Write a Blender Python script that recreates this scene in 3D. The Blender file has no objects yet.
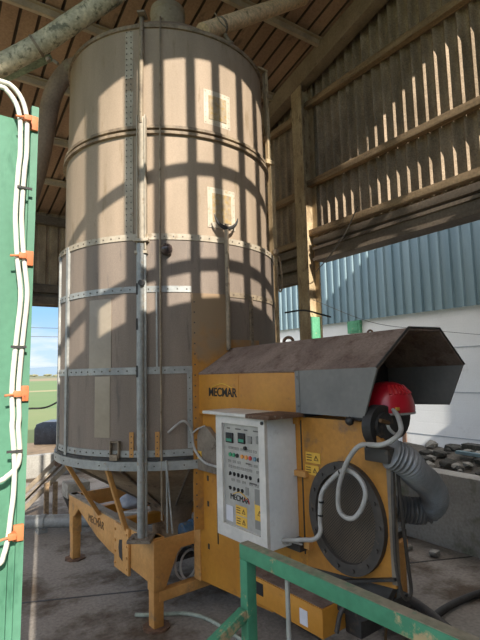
import bpy, bmesh, math, random
from mathutils import Vector, Matrix, noise
random.seed(7)
R = math.radians
PI = math.pi
scn = bpy.context.scene
COL = scn.collection

# ------------------------------------------------------------------ materials
def srgb(r, g, b):
    f = lambda c: (c/255/12.92) if c/255 <= 0.04045 else ((c/255+0.055)/1.055)**2.4
    return (f(r), f(g), f(b), 1)

def mat(name, c1, c2=None, c3=None, scale=3.0, rough=0.7, metal=0.0, bump=0.1, bscale=40, stretch=(1, 1, 1),
        t3=(0.58, 0.68), fine=0.25, s3=None, alpha=None, spec=0.5, bdist=0.01):
    """base colour mixed from c1/c2 by broad noise, blotches of c3 (rust, dust, wear) by a second noise, fine grain"""
    m = bpy.data.materials.new(name); m.use_nodes = True
    nt = m.node_tree; N = nt.nodes; L = nt.links
    b = N['Principled BSDF']; b.inputs['Roughness'].default_value = rough; b.inputs['Metallic'].default_value = metal
    b.inputs['Specular IOR Level'].default_value = spec
    tc = N.new('ShaderNodeTexCoord'); mp = N.new('ShaderNodeMapping'); mp.inputs['Scale'].default_value = stretch
    L.new(tc.outputs['Object'], mp.inputs['Vector'])
    c1 = srgb(*c1); c2 = srgb(*c2) if c2 else c1
    n1 = N.new('ShaderNodeTexNoise'); n1.inputs['Scale'].default_value = scale; n1.inputs['Detail'].default_value = 6
    L.new(mp.outputs[0], n1.inputs['Vector'])
    r1 = N.new('ShaderNodeMapRange'); r1.inputs[1].default_value = 0.35; r1.inputs[2].default_value = 0.65
    L.new(n1.outputs['Fac'], r1.inputs[0])
    mx = N.new('ShaderNodeMix'); mx.data_type = 'RGBA'; mx.inputs[6].default_value = c1; mx.inputs[7].default_value = c2
    L.new(r1.outputs[0], mx.inputs[0]); out = mx.outputs[2]
    n2 = N.new('ShaderNodeTexNoise'); n2.inputs['Scale'].default_value = bscale; n2.inputs['Detail'].default_value = 4
    L.new(tc.outputs['Object'], n2.inputs['Vector'])
    if c3:
        n3 = N.new('ShaderNodeTexNoise'); n3.inputs['Scale'].default_value = s3 or scale*2.3; n3.inputs['Detail'].default_value = 8
        n3.inputs['Roughness'].default_value = 0.65
        L.new(mp.outputs[0], n3.inputs['Vector'])
        r3 = N.new('ShaderNodeMapRange'); r3.inputs[1].default_value = t3[0]; r3.inputs[2].default_value = t3[1]
        L.new(n3.outputs['Fac'], r3.inputs[0])
        m3 = N.new('ShaderNodeMix'); m3.data_type = 'RGBA'; m3.inputs[7].default_value = srgb(*c3)
        L.new(out, m3.inputs[6]); L.new(r3.outputs[0], m3.inputs[0]); out = m3.outputs[2]
    if fine:
        r4 = N.new('ShaderNodeMapRange'); r4.inputs[1].default_value = 0.3; r4.inputs[2].default_value = 0.7
        r4.inputs[3].default_value = 1-fine; r4.inputs[4].default_value = 1+fine
        L.new(n2.outputs['Fac'], r4.inputs[0])
        hv = N.new('ShaderNodeVectorMath'); hv.operation = 'SCALE'
        L.new(out, hv.inputs[0]); L.new(r4.outputs[0], hv.inputs['Scale']); out = hv.outputs[0]
    L.new(out, b.inputs['Base Color'])
    if bump:
        bp = N.new('ShaderNodeBump'); bp.inputs['Strength'].default_value = bump; bp.inputs['Distance'].default_value = bdist
        L.new(n2.outputs['Fac'], bp.inputs['Height']); L.new(bp.outputs[0], b.inputs['Normal'])
    m['base_out'] = 1
    return m

def worn_paint():
    """ochre paint that has gone from the upper part of the sheets, leaving dusty brown steel"""
    m = mat('ochre_paint_worn', (176, 122, 48), (160, 108, 44), (118, 92, 66), scale=2.2, rough=.6, bump=.05, fine=.1, t3=(.56, .7), s3=6)
    nt = m.node_tree; N = nt.nodes; L = nt.links; b = N['Principled BSDF']; src = b.inputs['Base Color'].links[0].from_socket
    tc = N.new('ShaderNodeTexCoord'); sx = N.new('ShaderNodeSeparateXYZ'); L.new(tc.outputs['Object'], sx.inputs[0])
    nz = N.new('ShaderNodeTexNoise'); nz.inputs['Scale'].default_value = 5; nz.inputs['Detail'].default_value = 6; L.new(tc.outputs['Object'], nz.inputs['Vector'])
    a = N.new('ShaderNodeMath'); a.operation = 'MULTIPLY_ADD'; a.inputs[1].default_value = .7; L.new(nz.outputs['Fac'], a.inputs[0]); L.new(sx.outputs['Z'], a.inputs[2])
    mr = N.new('ShaderNodeMapRange'); mr.inputs[1].default_value = 2.14; mr.inputs[2].default_value = 2.34; L.new(a.outputs[0], mr.inputs[0])
    mx = N.new('ShaderNodeMix'); mx.data_type = 'RGBA'; mx.inputs[7].default_value = srgb(140, 116, 88)
    L.new(mr.outputs[0], mx.inputs[0]); L.new(src, mx.inputs[6]); L.new(mx.outputs[2], b.inputs['Base Color']); return m
M = {}
M['tank'] = mat('tank_dusty_steel', (164, 144, 122), (150, 132, 111), (140, 121, 96), scale=2.2, rough=0.75, bump=.05, bscale=90, stretch=(3, 3, .5), fine=.07)
M['tank_low'] = mat('tank_perforated_steel', (134, 119, 105), (118, 105, 93), (102, 92, 83), scale=2.2, rough=0.7, bump=.08, bscale=160, stretch=(3, 3, .4), fine=.12)
M['tank_band'] = mat('band_brown', (150, 132, 108), (112, 96, 78), scale=9, rough=.7)
M['bolt'] = mat('bolt_heads', (84, 76, 66), (70, 62, 54), scale=9, rough=.6, fine=.05, bump=0)
M['galv_beige'] = mat('dusty_beige_channel', (178, 166, 146), (158, 146, 126), (140, 122, 98), scale=6, rough=.65, fine=.1)
M['dust_cover'] = mat('dusty_cover', (134, 122, 106), (112, 100, 88), (92, 78, 62), scale=6, rough=.8, fine=.12)
M['galv'] = mat('galvanised', (162, 162, 156), (134, 136, 133), (140, 124, 102), scale=7, rough=.5, metal=.12, bump=.04, fine=.12, t3=(.6, .7))
M['galv_dust'] = mat('galvanised_dusty', (158, 142, 118), (122, 108, 90), (96, 76, 56), scale=5, rough=.7, metal=.1, bump=.1, fine=.2)
M['elbow'] = mat('brown_duct', (158, 136, 116), (136, 116, 98), scale=4, rough=.8, fine=.15)
M['pipe_old'] = mat('old_grain_tube', (206, 194, 164), (172, 164, 138), (120, 116, 94), scale=8, rough=.6, metal=0, fine=.25, t3=(.52, .62), bump=.2)
M['yellow'] = mat('ochre_paint', (192, 134, 48), (176, 118, 42), (112, 80, 48), scale=3.5, rough=.5, bump=.03, fine=.06, t3=(.63, .78))
M['yellow_worn'] = worn_paint()
M['frame'] = mat('ochre_frame_paint', (202, 150, 86), (184, 132, 70), (138, 112, 84), scale=4, rough=.6, bump=.04, fine=.1, t3=(.58, .74))
M['hood'] = mat('hood_grey_paint', (122, 119, 113), (106, 104, 100), scale=4, rough=.55, bump=.03, fine=.06)
M['hood_dust'] = mat('hood_dusty_top', (134, 116, 104), (112, 94, 84), (92, 70, 58), scale=5, rough=.9, bump=.3, bscale=80, fine=.2, t3=(.5, .7))
M['cab'] = mat('cabinet_white', (222, 224, 222), (206, 210, 210), (170, 168, 160), scale=3, rough=.45, fine=.04, bump=.0, t3=(.62, .85))
M['cab_frame'] = mat('cabinet_door_frame', (214, 208, 198), (194, 190, 182), (140, 120, 100), scale=6, rough=.5, fine=.05, bump=0, t3=(.64, .8))
M['panel'] = mat('control_panel_grey', (170, 168, 160), (152, 150, 144), scale=8, rough=.3, fine=.05, bump=0)
M['black'] = mat('black_plastic', (26, 26, 26), (40, 38, 36), scale=8, rough=.5, fine=.1, bump=0)
M['dark'] = mat('dark_steel', (62, 60, 58), (44, 42, 40), (88, 74, 60), scale=6, rough=.6, metal=.2, fine=.15)
M['fan'] = mat('fan_ring_grey', (74, 68, 62), (56, 52, 48), (98, 82, 64), scale=6, rough=.6, fine=.15, t3=(.6, .7))
M['green_lcd'] = mat('lcd_green', (20, 130, 104), rough=.3, fine=0, bump=0)
M['green_lamp'] = mat('lamp_green', (30, 140, 96), rough=.3, fine=0, bump=0)
M['orange_lamp'] = mat('lamp_orange', (214, 140, 60), rough=.3, fine=0, bump=0)
M['red_lamp'] = mat('lamp_red', (190, 40, 44), rough=.3, fine=0, bump=0)
M['blue_lamp'] = mat('lamp_blue', (96, 130, 150), rough=.3, fine=0, bump=0)
M['sticker'] = mat('yellow_sticker', (222, 178, 70), (208, 160, 60), scale=9, rough=.6, fine=.05, bump=0)
M['white_label'] = mat('white_label', (204, 202, 206), rough=.6, fine=.03, bump=0)
M['grey_label'] = mat('grey_label', (128, 126, 120), rough=.6, fine=.03, bump=0)
M['ink'] = mat('ink_black', (28, 26, 24), rough=.6, fine=0, bump=0)
M['ink_brown'] = mat('ink_brown', (92, 66, 36), rough=.6, fine=0, bump=0)
M['grey_ink'] = mat('grey_ink', (88, 84, 80), rough=.6, fine=0, bump=0)
M['joint'] = mat('wall_joint', (160, 164, 166), rough=.9, fine=.05, bump=0)
M['rust'] = mat('rust', (112, 82, 60), (84, 64, 50), (150, 140, 128), scale=14, rough=.85, fine=.2, t3=(.6, .66))
M['red'] = mat('burner_red', (176, 22, 38), (156, 18, 34), scale=4, rough=.28, fine=.03, bump=0)
M['duct'] = mat('ribbed_duct_foil', (150, 150, 150), (128, 128, 128), scale=5, rough=.4, metal=.2, fine=.1)
M['conduit'] = mat('grey_conduit', (178, 176, 170), (152, 148, 142), scale=20, rough=.5, fine=.1)
M['white_cable'] = mat('cream_conduit', (214, 212, 198), (200, 198, 184), scale=10, rough=.5, fine=.04, bump=0)
M['green'] = mat('green_paint', (88, 136, 110), (76, 122, 97), (62, 108, 84), scale=2, rough=.5, bump=.04, fine=.07, stretch=(2, 2, .6))
M['green_rail'] = mat('green_rail_paint', (74, 140, 108), (58, 120, 92), (170, 148, 112), scale=4, rough=.55, bump=.1, fine=.1, t3=(.58, .64), s3=9)
M['rail_top'] = mat('rail_dusty_top', (150, 138, 120), (112, 124, 100), (90, 128, 100), scale=7, rough=.9, bump=.3, fine=.2, t3=(.55, .68))
M['orange'] = mat('orange_bracket', (206, 122, 76), (190, 104, 60), (150, 84, 58), scale=10, rough=.6, fine=.1)
M['sheet_brown'] = mat('fibre_cement_sheet', (174, 153, 128), (138, 120, 98), (192, 172, 146), scale=5, rough=.9, bump=.3, bscale=60, stretch=(1, 1, .5), fine=.25, t3=(.58, .8))
M['roof'] = mat('roof_sheet_brown', (164, 132, 106), (144, 114, 92), (116, 92, 74), scale=3, rough=.85, fine=.14, stretch=(1, .4, 1))
M['roof_groove'] = mat('roof_groove', (84, 68, 52), (70, 56, 44), scale=3, rough=.9, fine=.1)
M['timber'] = mat('timber', (166, 140, 108), (132, 109, 82), (102, 82, 62), scale=3, rough=.85, bump=.25, stretch=(6, .6, 6), fine=.2, t3=(.55, .7))
M['purlin'] = mat('purlin_steel', (190, 172, 146), (168, 150, 128), scale=5, rough=.6, metal=.1, fine=.12)
M['beam'] = mat('painted_beam', (150, 130, 106), (128, 110, 88), (110, 92, 72), scale=4, rough=.75, fine=.12, t3=(.6, .75))
M['post'] = mat('painted_post', (190, 170, 134), (160, 136, 102), (112, 88, 64), scale=4, rough=.75, fine=.15, t3=(.55, .7), stretch=(2, 2, .6))
M['green_post'] = mat('green_post_paint', (92, 158, 120), (72, 138, 100), (160, 150, 120), scale=6, rough=.7, fine=.15)
M['lintel'] = mat('lintel_steel', (122, 108, 92), (96, 84, 72), (80, 66, 54), scale=4, rough=.75, fine=.2, stretch=(1, .3, 1))
M['clad'] = mat('blue_grey_cladding', (124, 146, 152), (106, 130, 138), scale=2, rough=.4, fine=.04, bump=0, stretch=(1, 3, .2))
M['wire'] = mat('thin_wire', (70, 66, 60), rough=.6, fine=0, bump=0)
M['hose'] = mat('pale_hose', (168, 176, 160), (138, 146, 130), scale=10, rough=.6)
M['blue_motor'] = mat('blue_paint', (74, 104, 128), (60, 84, 104), (110, 104, 92), scale=12, rough=.6, t3=(.52, .64))
M['cloth'] = mat('grey_sack', (170, 172, 178), (140, 142, 150), scale=8, rough=.95, bump=.4, bscale=14)
M['hopper'] = mat('hopper_sheet', (172, 152, 126), (142, 122, 100), (96, 78, 60), scale=4, rough=.7, metal=.1, fine=.15)
M['debris'] = mat('rubble', (170, 166, 156), (132, 130, 122), (84, 84, 76), scale=12, rough=.95, bump=.5, fine=.25)
M['dark_debris'] = mat('dark_rubble', (82, 80, 74), (60, 60, 54), (104, 108, 88), scale=12, rough=.95, bump=.5, fine=.25)
M['grey_box'] = mat('weathered_box', (176, 168, 152), (140, 132, 118), scale=10, rough=.8, bump=.2)
M['tankblack'] = mat('black_polythene', (52, 58, 66), (38, 42, 50), (110, 118, 126), scale=9, rough=.35, t3=(.62, .7))
M['glass_dome'] = mat('dome', (92, 78, 74), (60, 50, 48), scale=6, rough=.2)
M['window_patch'] = mat('clear_patch', (156, 143, 124), (142, 129, 111), scale=4, rough=.35, fine=.04, bump=0)
M['track'] = mat('dirt_track', (158, 134, 104), (140, 118, 90), (120, 106, 78), scale=2, rough=.95, fine=.2, bscale=8)
M['soil'] = mat('soil_bank', (108, 102, 92), (84, 80, 72), (64, 62, 54), scale=4, rough=.95, bump=.6, fine=.3)
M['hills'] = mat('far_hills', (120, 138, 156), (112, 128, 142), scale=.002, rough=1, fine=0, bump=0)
M['farwood'] = mat('far_woods', (120, 116, 88), (104, 108, 78), scale=.05, rough=1, fine=0, bump=0)

def concrete_mat(name, a, b, c, scale, t3, joint=None):
    return mat(name, a, b, c, scale=scale, rough=.9, bump=.35, bscale=35, fine=.14, t3=t3, bdist=.01)
M['floor'] = mat('yard_concrete', (144, 136, 126), (120, 112, 103), (84, 70, 54), scale=1.3, rough=.85, bump=.5, bscale=38, fine=.2, t3=(.48, .58), s3=1.3)
M['wallc'] = mat('stained_concrete', (172, 168, 158), (148, 144, 136), (112, 114, 92), scale=2.2, rough=.9, bump=.25, fine=.14, t3=(.55, .7), s3=3.5, stretch=(1, 1, .8))

def white_wall_mat():
    m = mat('white_blockwork', (226, 226, 222), (216, 216, 212), (198, 196, 190), scale=1.2, rough=.85, fine=.03, bump=.0, t3=(.6, .8))
    nt = m.node_tree; N = nt.nodes; L = nt.links; b = N['Principled BSDF']
    tc = N.new('ShaderNodeTexCoord'); sx = N.new('ShaderNodeSeparateXYZ'); cb = N.new('ShaderNodeCombineXYZ')
    L.new(tc.outputs['Object'], sx.inputs[0]); L.new(sx.outputs['Y'], cb.inputs[0]); L.new(sx.outputs['Z'], cb.inputs[1])
    br = N.new('ShaderNodeTexBrick'); br.inputs['Scale'].default_value = 1
    br.inputs['Brick Width'].default_value = .44; br.inputs['Row Height'].default_value = .215; br.inputs['Mortar Size'].default_value = .012
    L.new(cb.outputs[0], br.inputs['Vector'])
    bp = N.new('ShaderNodeBump'); bp.invert = True; bp.inputs['Strength'].default_value = .25; bp.inputs['Distance'].default_value = .01
    L.new(br.outputs['Fac'], bp.inputs['Height']); L.new(bp.outputs[0], b.inputs['Normal'])
    return m
M['white_wall'] = white_wall_mat()

def field_mat():
    m = mat('grass_field', (88, 108, 56), (78, 98, 50), (104, 108, 66), scale=.05, rough=1, fine=.12, bscale=3, bump=0, t3=(.5, .6), s3=.03)
    nt = m.node_tree; N = nt.nodes; L = nt.links; b = N['Principled BSDF']
    src = b.inputs['Base Color'].links[0].from_socket
    tc = N.new('ShaderNodeTexCoord'); sx = N.new('ShaderNodeSeparateXYZ'); L.new(tc.outputs['Object'], sx.inputs[0])
    cr = N.new('ShaderNodeValToRGB'); e = cr.color_ramp; e.interpolation = 'CONSTANT'
    e.elements[0].position = 0; e.elements[0].color = srgb(98, 106, 62)
    e.elements[1].position = .03; e.elements[1].color = srgb(78, 100, 52)
    for p, c in ((.075, (140, 124, 90)), (.085, (80, 102, 54)), (.25, (126, 104, 82)), (.45, (92, 86, 64))):
        q = e.elements.new(p); q.color = srgb(*c)
    mr = N.new('ShaderNodeMapRange'); mr.inputs[1].default_value = 8; mr.inputs[2].default_value = 600
    L.new(sx.outputs['Y'], mr.inputs[0]); L.new(mr.outputs[0], cr.inputs[0])
    mx = N.new('ShaderNodeMix'); mx.data_type = 'RGBA'; mx.inputs[0].default_value = .7
    L.new(src, mx.inputs[6]); L.new(cr.outputs[0], mx.inputs[7]); L.new(mx.outputs[2], b.inputs['Base Color'])
    return m
M['field'] = field_mat()

def mesh_mat():
    """fine woven guard mesh: dark wires over a black interior, as a bump and colour grid"""
    m = mat('guard_mesh', (92, 78, 60), (66, 56, 46), scale=5, rough=.6, fine=.1, bump=0)
    nt = m.node_tree; N = nt.nodes; L = nt.links; b = N['Principled BSDF']
    src = b.inputs['Base Color'].links[0].from_socket
    tc = N.new('ShaderNodeTexCoord'); sx = N.new('ShaderNodeSeparateXYZ'); L.new(tc.outputs['Object'], sx.inputs[0])
    outs = []
    for op in ('ADD', 'SUBTRACT'):
        a = N.new('ShaderNodeMath'); a.operation = op; L.new(sx.outputs['Y'], a.inputs[0]); L.new(sx.outputs['Z'], a.inputs[1])
        s = N.new('ShaderNodeMath'); s.operation = 'MULTIPLY'; s.inputs[1].default_value = 70; L.new(a.outputs[0], s.inputs[0])
        fr = N.new('ShaderNodeMath'); fr.operation = 'FRACT'; L.new(s.outputs[0], fr.inputs[0])
        g = N.new('ShaderNodeMath'); g.operation = 'LESS_THAN'; g.inputs[1].default_value = .38; L.new(fr.outputs[0], g.inputs[0]); outs.append(g)
    mxm = N.new('ShaderNodeMath'); mxm.operation = 'MAXIMUM'; L.new(outs[0].outputs[0], mxm.inputs[0]); L.new(outs[1].outputs[0], mxm.inputs[1])
    mx = N.new('ShaderNodeMix'); mx.data_type = 'RGBA'; mx.inputs[6].default_value = srgb(20, 18, 17)
    L.new(mxm.outputs[0], mx.inputs[0]); L.new(src, mx.inputs[7]); L.new(mx.outputs[2], b.inputs['Base Color'])
    return m
M['mesh'] = mesh_mat()

# ------------------------------------------------------------------ mesh builder
def catmull(pts, n=8):
    P = [Vector(p) for p in pts]; P = [2*P[0]-P[1]] + P + [2*P[-1]-P[-2]]; out = []
    for i in range(1, len(P)-2):
        a, b, c, d = P[i-1:i+3]
        for k in range(n):
            t = k/n
            out.append(.5*((2*b)+(c-a)*t+(2*a-5*b+4*c-d)*t*t+(3*b-a-3*c+d)*t**3))
    out.append(P[-2]); return out

class MB:
    def __init__(s): s.b = bmesh.new(); s.mi = 0
    def _f(s, vs):
        try: f = s.b.faces.new(vs); f.material_index = s.mi; return f
        except ValueError: pass
    def box(s, x0, x1, y0, y1, z0, z1, mtx=None, bev=0):
        t = bmesh.new(); bmesh.ops.create_cube(t, size=1)
        for v in t.verts:
            v.co = Vector((x0+(v.co.x+.5)*(x1-x0), y0+(v.co.y+.5)*(y1-y0), z0+(v.co.z+.5)*(z1-z0)))
        if bev: bmesh.ops.bevel(t, geom=t.edges[:], offset=bev, segments=2, affect='EDGES', profile=.6)
        s._merge(t, mtx); return s
    def _merge(s, t, mtx=None):
        mp = {}
        for v in t.verts: mp[v] = s.b.verts.new(mtx @ v.co if mtx else v.co)
        for f in t.faces: s._f([mp[v] for v in f.verts])
        t.free()
    def prism(s, poly, axis, a, b, bev=0):
        """poly in the other two axes (axis x: (y,z); y: (x,z); z: (x,y)), extruded from a to b"""
        def P(p, c): return {'x': (c, p[0], p[1]), 'y': (p[0], c, p[1]), 'z': (p[0], p[1], c)}[axis]
        t = bmesh.new(); A = [t.verts.new(P(p, a)) for p in poly]; B = [t.verts.new(P(p, b)) for p in poly]; n = len(poly)
        t.faces.new(A); t.faces.new(B[::-1])
        for i in range(n): t.faces.new((A[i], B[i], B[(i+1) % n], A[(i+1) % n]))
        bmesh.ops.recalc_face_normals(t, faces=t.faces)
        if bev: bmesh.ops.bevel(t, geom=t.edges[:], offset=bev, segments=2, affect='EDGES', profile=.6)
        s._merge(t); return s
    def tube(s, pts, r, n=12, caps=True, rf=None):
        P = [Vector(p) for p in pts]; T = (P[1]-P[0]).normalized()
        u = T.orthogonal().normalized(); rings = []
        for i, p in enumerate(P):
            t = (P[min(i+1, len(P)-1)]-P[max(i-1, 0)]).normalized()
            u = (u-t*u.dot(t)).normalized(); w = t.cross(u)
            rr = rf(i) if rf else r
            rings.append([s.b.verts.new(p+u*(rr*math.cos(2*PI*k/n))+w*(rr*math.sin(2*PI*k/n))) for k in range(n)])
        for a, b in zip(rings, rings[1:]):
            for k in range(n): s._f((a[k], a[(k+1) % n], b[(k+1) % n], b[k]))
        if caps: s._f(rings[0][::-1]); s._f(rings[-1])
        return s
    def bar(s, p0, p1, w, h, up=(0, 0, 1), bev=0):
        p0, p1 = Vector(p0), Vector(p1); d = p1-p0; l = d.length; d.normalize(); up = Vector(up)
        sd = d.cross(up).normalized(); up = sd.cross(d)
        m = Matrix(((sd.x, d.x, up.x, p0.x), (sd.y, d.y, up.y, p0.y), (sd.z, d.z, up.z, p0.z), (0, 0, 0, 1)))
        return s.box(-w/2, w/2, 0, l, -h/2, h/2, m, bev)
    def lathe(s, prof, n=96, a0=0., a1=360., c=(0, 0), closed=False):
        full = abs(a1-a0) >= 359.9; cnt = n if full else n+1; cols = []
        for k in range(cnt):
            a = R(a0+(a1-a0)*k/n)
            cols.append([s.b.verts.new((c[0]+r*math.cos(a), c[1]+r*math.sin(a), z)) for r, z in prof])
        m = len(prof)
        for k in range(n):
            A = cols[k]; B = cols[(k+1) % cnt]
            for j in range(m if closed else m-1):
                q = (j+1) % m; s._f((A[j], B[j], B[q], A[q]))
        if closed and not full: s._f(cols[0]); s._f(cols[-1][::-1])
        return s
    def disc(s, c, nrm, r, h, n=16):
        c = Vector(c); nrm = Vector(nrm).normalized(); return s.tube([c, c+nrm*h], r, n)
    def ball(s, c, r, sz=(1, 1, 1), n=2):
        t = bmesh.new(); bmesh.ops.create_icosphere(t, subdivisions=n, radius=r)
        for v in t.verts: v.co = Vector(c)+Vector((v.co.x*sz[0], v.co.y*sz[1], v.co.z*sz[2]))
        s._merge(t); return s
    def build(s, name, m, parent=None, smooth=True, angle=38, weld=False):
        if weld: bmesh.ops.remove_doubles(s.b, verts=s.b.verts, dist=1e-5)
        bmesh.ops.recalc_face_normals(s.b, faces=s.b.faces)
        if smooth:
            for f in s.b.faces: f.smooth = True
            for e in s.b.edges:
                if len(e.link_faces) == 2 and e.calc_face_angle(0) > R(angle): e.smooth = False
        me = bpy.data.meshes.new(name); s.b.to_mesh(me); s.b.free()
        for q in (m if isinstance(m, (list, tuple)) else [m]): me.materials.append(M[q])
        o = bpy.data.objects.new(name, me); COL.objects.link(o); o.parent = parent
        return o

def islands(mb, name, m, parent=None, **k):
    """each separate piece of the mesh becomes an object of its own"""
    b = mb.b; b.verts.ensure_lookup_table(); seen = set(); out = []
    for v0 in b.verts:
        if v0 in seen: continue
        st = [v0]; comp = []; seen.add(v0)
        while st:
            v = st.pop(); comp.append(v)
            for e in v.link_edges:
                o_ = e.other_vert(v)
                if o_ not in seen: seen.add(o_); st.append(o_)
        q = MB(); mp = {v: q.b.verts.new(v.co) for v in comp}; cs = set(comp)
        for f in {f for v in comp for f in v.link_faces}: q._f([mp[v] for v in f.verts])
        out.append(q.build(name, m, parent, **k))
    b.free(); return out
def tag(o, label=None, cat=None, group=None, kind=None):
    for k, v in (('label', label), ('category', cat), ('group', group), ('kind', kind)):
        if v: o[k] = v
    return o
def empty(name, loc, rz=0, label=None, cat=None, group=None):
    o = bpy.data.objects.new(name, None); COL.objects.link(o); o.location = loc; o.rotation_euler = (0, 0, rz)
    o.empty_display_size = .1
    return tag(o, label, cat, group)
def struct(mb, name, m, **k):
    return tag(mb.build(name, m, None, **k), kind='structure')
def text(name, s, size, mtx, m, parent, ext=.001, shear=0, space=1.0, bold=0):
    cu = bpy.data.curves.new('t', 'FONT'); cu.body = s; cu.size = size; cu.extrude = ext; cu.align_x = 'CENTER'; cu.align_y = 'CENTER'
    cu.shear = shear; cu.space_character = space; cu.offset = bold
    t = bpy.data.objects.new('t', cu); COL.objects.link(t)
    dg = bpy.context.evaluated_depsgraph_get(); me = bpy.data.meshes.new_from_object(t.evaluated_get(dg))
    bpy.data.objects.remove(t); me.name = name; me.transform(mtx); me.materials.clear(); me.materials.append(M[m])
    o = bpy.data.objects.new(name, me); COL.objects.link(o); o.parent = parent; return o
def face_minus_x(x, y, z):   # text plane looking towards -x, reading towards -y
    return Matrix(((0, 0, -1, x), (-1, 0, 0, y), (0, 1, 0, z), (0, 0, 0, 1)))

# ================================================================== THE SETTING
VG = 4.2                      # inner line of the right-hand wall
ROOF = lambda y: 6.82-.25*y
YE = 8.85                     # back wall
YF = -0.9                     # front wall with the barred opening
# floor
f = MB(); f.box(-4.2, VG+.3, YF-.2, 9.1, -.12, 0); struct(f, 'floor', 'floor', smooth=False)
# slab joints as shallow dark strips
f = MB()
f.bar((.2, 4.35, .001), (4.2, 2.55, .001), .016, .004); f.bar((2.2, -1.4, .001), (2.2, 3.4, .001), .014, .004)
struct(f, 'trim_1', 'dark', smooth=False)

def corr_sheet(mb, n0, n1, pitch, amp, fn, z0, z1, kind='sine', thick=.006):
    """corrugated sheet: runs n0..n1, fn(n, off, z) places a point; z0,z1 may be callables of n"""
    prof = []
    if kind == 'sine':
        k = 10; N_ = int((n1-n0)/pitch*k)
        prof = [(n0+i*pitch/k, amp*(1-2*(.5+.5*math.cos(2*PI*i/k))**2)) for i in range(N_+1)]
    else:
        n = n0
        while n < n1:
            prof += [(n, 0), (n+pitch*.6, 0), (n+pitch*.68, amp), (n+pitch*.92, amp)]; n += pitch
        prof.append((n, 0))
    g = lambda z, n: z(n) if callable(z) else z
    front = [(mb.b.verts.new(fn(n, o, g(z0, n))), mb.b.verts.new(fn(n, o, g(z1, n)))) for n, o in prof]
    back = [(mb.b.verts.new(fn(n, o+thick, g(z0, n))), mb.b.verts.new(fn(n, o+thick, g(z1, n)))) for n, o in prof]
    for S in (front, back):
        for a, b in zip(S, S[1:]): mb._f((a[0], b[0], b[1], a[1]))
    for a, b, c, d in zip(front, front[1:], back, back[1:]):
        mb._f((a[0], b[0], d[0], c[0])); mb._f((a[1], b[1], d[1], c[1]))

# right wall (gable): brown corrugated sheet above the lintel
f = MB()
corr_sheet(f, YF+.1, 4.64, .132, .042, lambda n, o, z: (VG+.13+o, n, z), 3.36, lambda n: ROOF(n)-.02)
corr_sheet(f, 4.6, YE, .132, .03, lambda n, o, z: (VG+.12+o, n, z), 3.2, lambda n: ROOF(n)-.02)
struct(f, 'wall_right', 'sheet_brown', angle=80)
# timber girts
f = MB()
for z in (3.45, 4.11, 5.19):
    y1 = 4.50 if z != 5.19 else 4.52
    f.box(VG-.0, VG+.085, YF, y1, z-.04, z+.04, bev=.006)
    f.box(VG-.0, VG+.085, 4.62, min(YE, (6.7-z)/.25-.1), z-.12, z-.04, bev=.006)
struct(f, 'trim_2', 'timber')
# lintel beams over the openings
f = MB()
f.box(VG-.02, VG+.10, YF, 4.40, 3.27, 3.35, bev=.006)
f.box(VG+.0, VG+.16, YF, 4.40, 3.08, 3.22); f.box(VG-.03, VG+.19, YF, 4.40, 3.20, 3.235); f.box(VG-.03, VG+.19, YF, 4.40, 3.06, 3.095)
for z in (2.86, 3.02, 3.2): f.box(VG, VG+.10, 4.62, YE, z, z+.10, bev=.008)
f.box(VG+.1, VG+.13, 4.62, YE, 2.84, 3.3)
struct(f, 'trim_3', 'lintel')
# column
f = MB(); f.box(VG-.12, VG-.10, 4.41, 4.60, 0, 5.60); f.box(VG+.08, VG+.10, 4.41, 4.60, 0, 5.60); f.box(VG-.10, VG+.08, 4.49, 4.51, 0, 5.60)
f.b.normal_update()
struct(f, 'trim_4', 'post', smooth=False)
f = MB(); f.box(VG-.09, VG+.07, 4.42, 4.485, 0, 2.35, bev=.004); struct(f, 'trim_5', 'green_post')
# rafter along the gable
f = MB(); f.bar((VG-.05, YF, ROOF(YF)-.17), (VG-.05, YE, ROOF(YE)-.17), .16, .26, bev=.01); struct(f, 'trim_6', 'beam')
f = MB(); f.bar((-4.0, YF, ROOF(YF)-.17), (-4.0, YE, ROOF(YE)-.17), .16, .26, bev=.01); struct(f, 'trim_7', 'beam')
# diagonal ties at the roof corner
f = MB(); f.tube([(3.55, 5.45, 5.38), (4.12, 5.35, 4.95)], .014, 8); struct(f, 'trim_8', 'purlin')
# roof sheets with grooves running down the slope
f = MB(); x = -4.3; pitch = .19; y0, y1 = YF-.1, YE+.15
prof = []
while x < VG+.5:
    prof += [(x, 0), (x+.158, 0), (x+.163, .03), (x+.183, .03)]; x += pitch
prof.append((x, 0))
for t in (0, .012):
    row = [(f.b.verts.new((a, y0, ROOF(y0)+o+t)), f.b.verts.new((a, y1, ROOF(y1)+o+t))) for a, o in prof]
    for i, (a, b) in enumerate(zip(row, row[1:])):
        f.mi = 0 if i % 4 == 0 else 1
        f._f((a[0], b[0], b[1], a[1]))
struct(f, 'ceiling', ['roof', 'roof_groove'], smooth=False)
# purlins (Z section) across the roof
f = MB()
for k in range(11):
    y = 7.86-.96*k
    if y < YF: break
    z = ROOF(y)
    f.box(-4.2, VG+.12, y-.045, y+.0, z-.022, z-.012); f.box(-4.2, VG+.12, y-.005, y+.005, z-.09, z-.012); f.box(-4.2, VG+.12, y, y+.045, z-.095, z-.085)
struct(f, 'trim_9', 'purlin', smooth=False)
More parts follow.
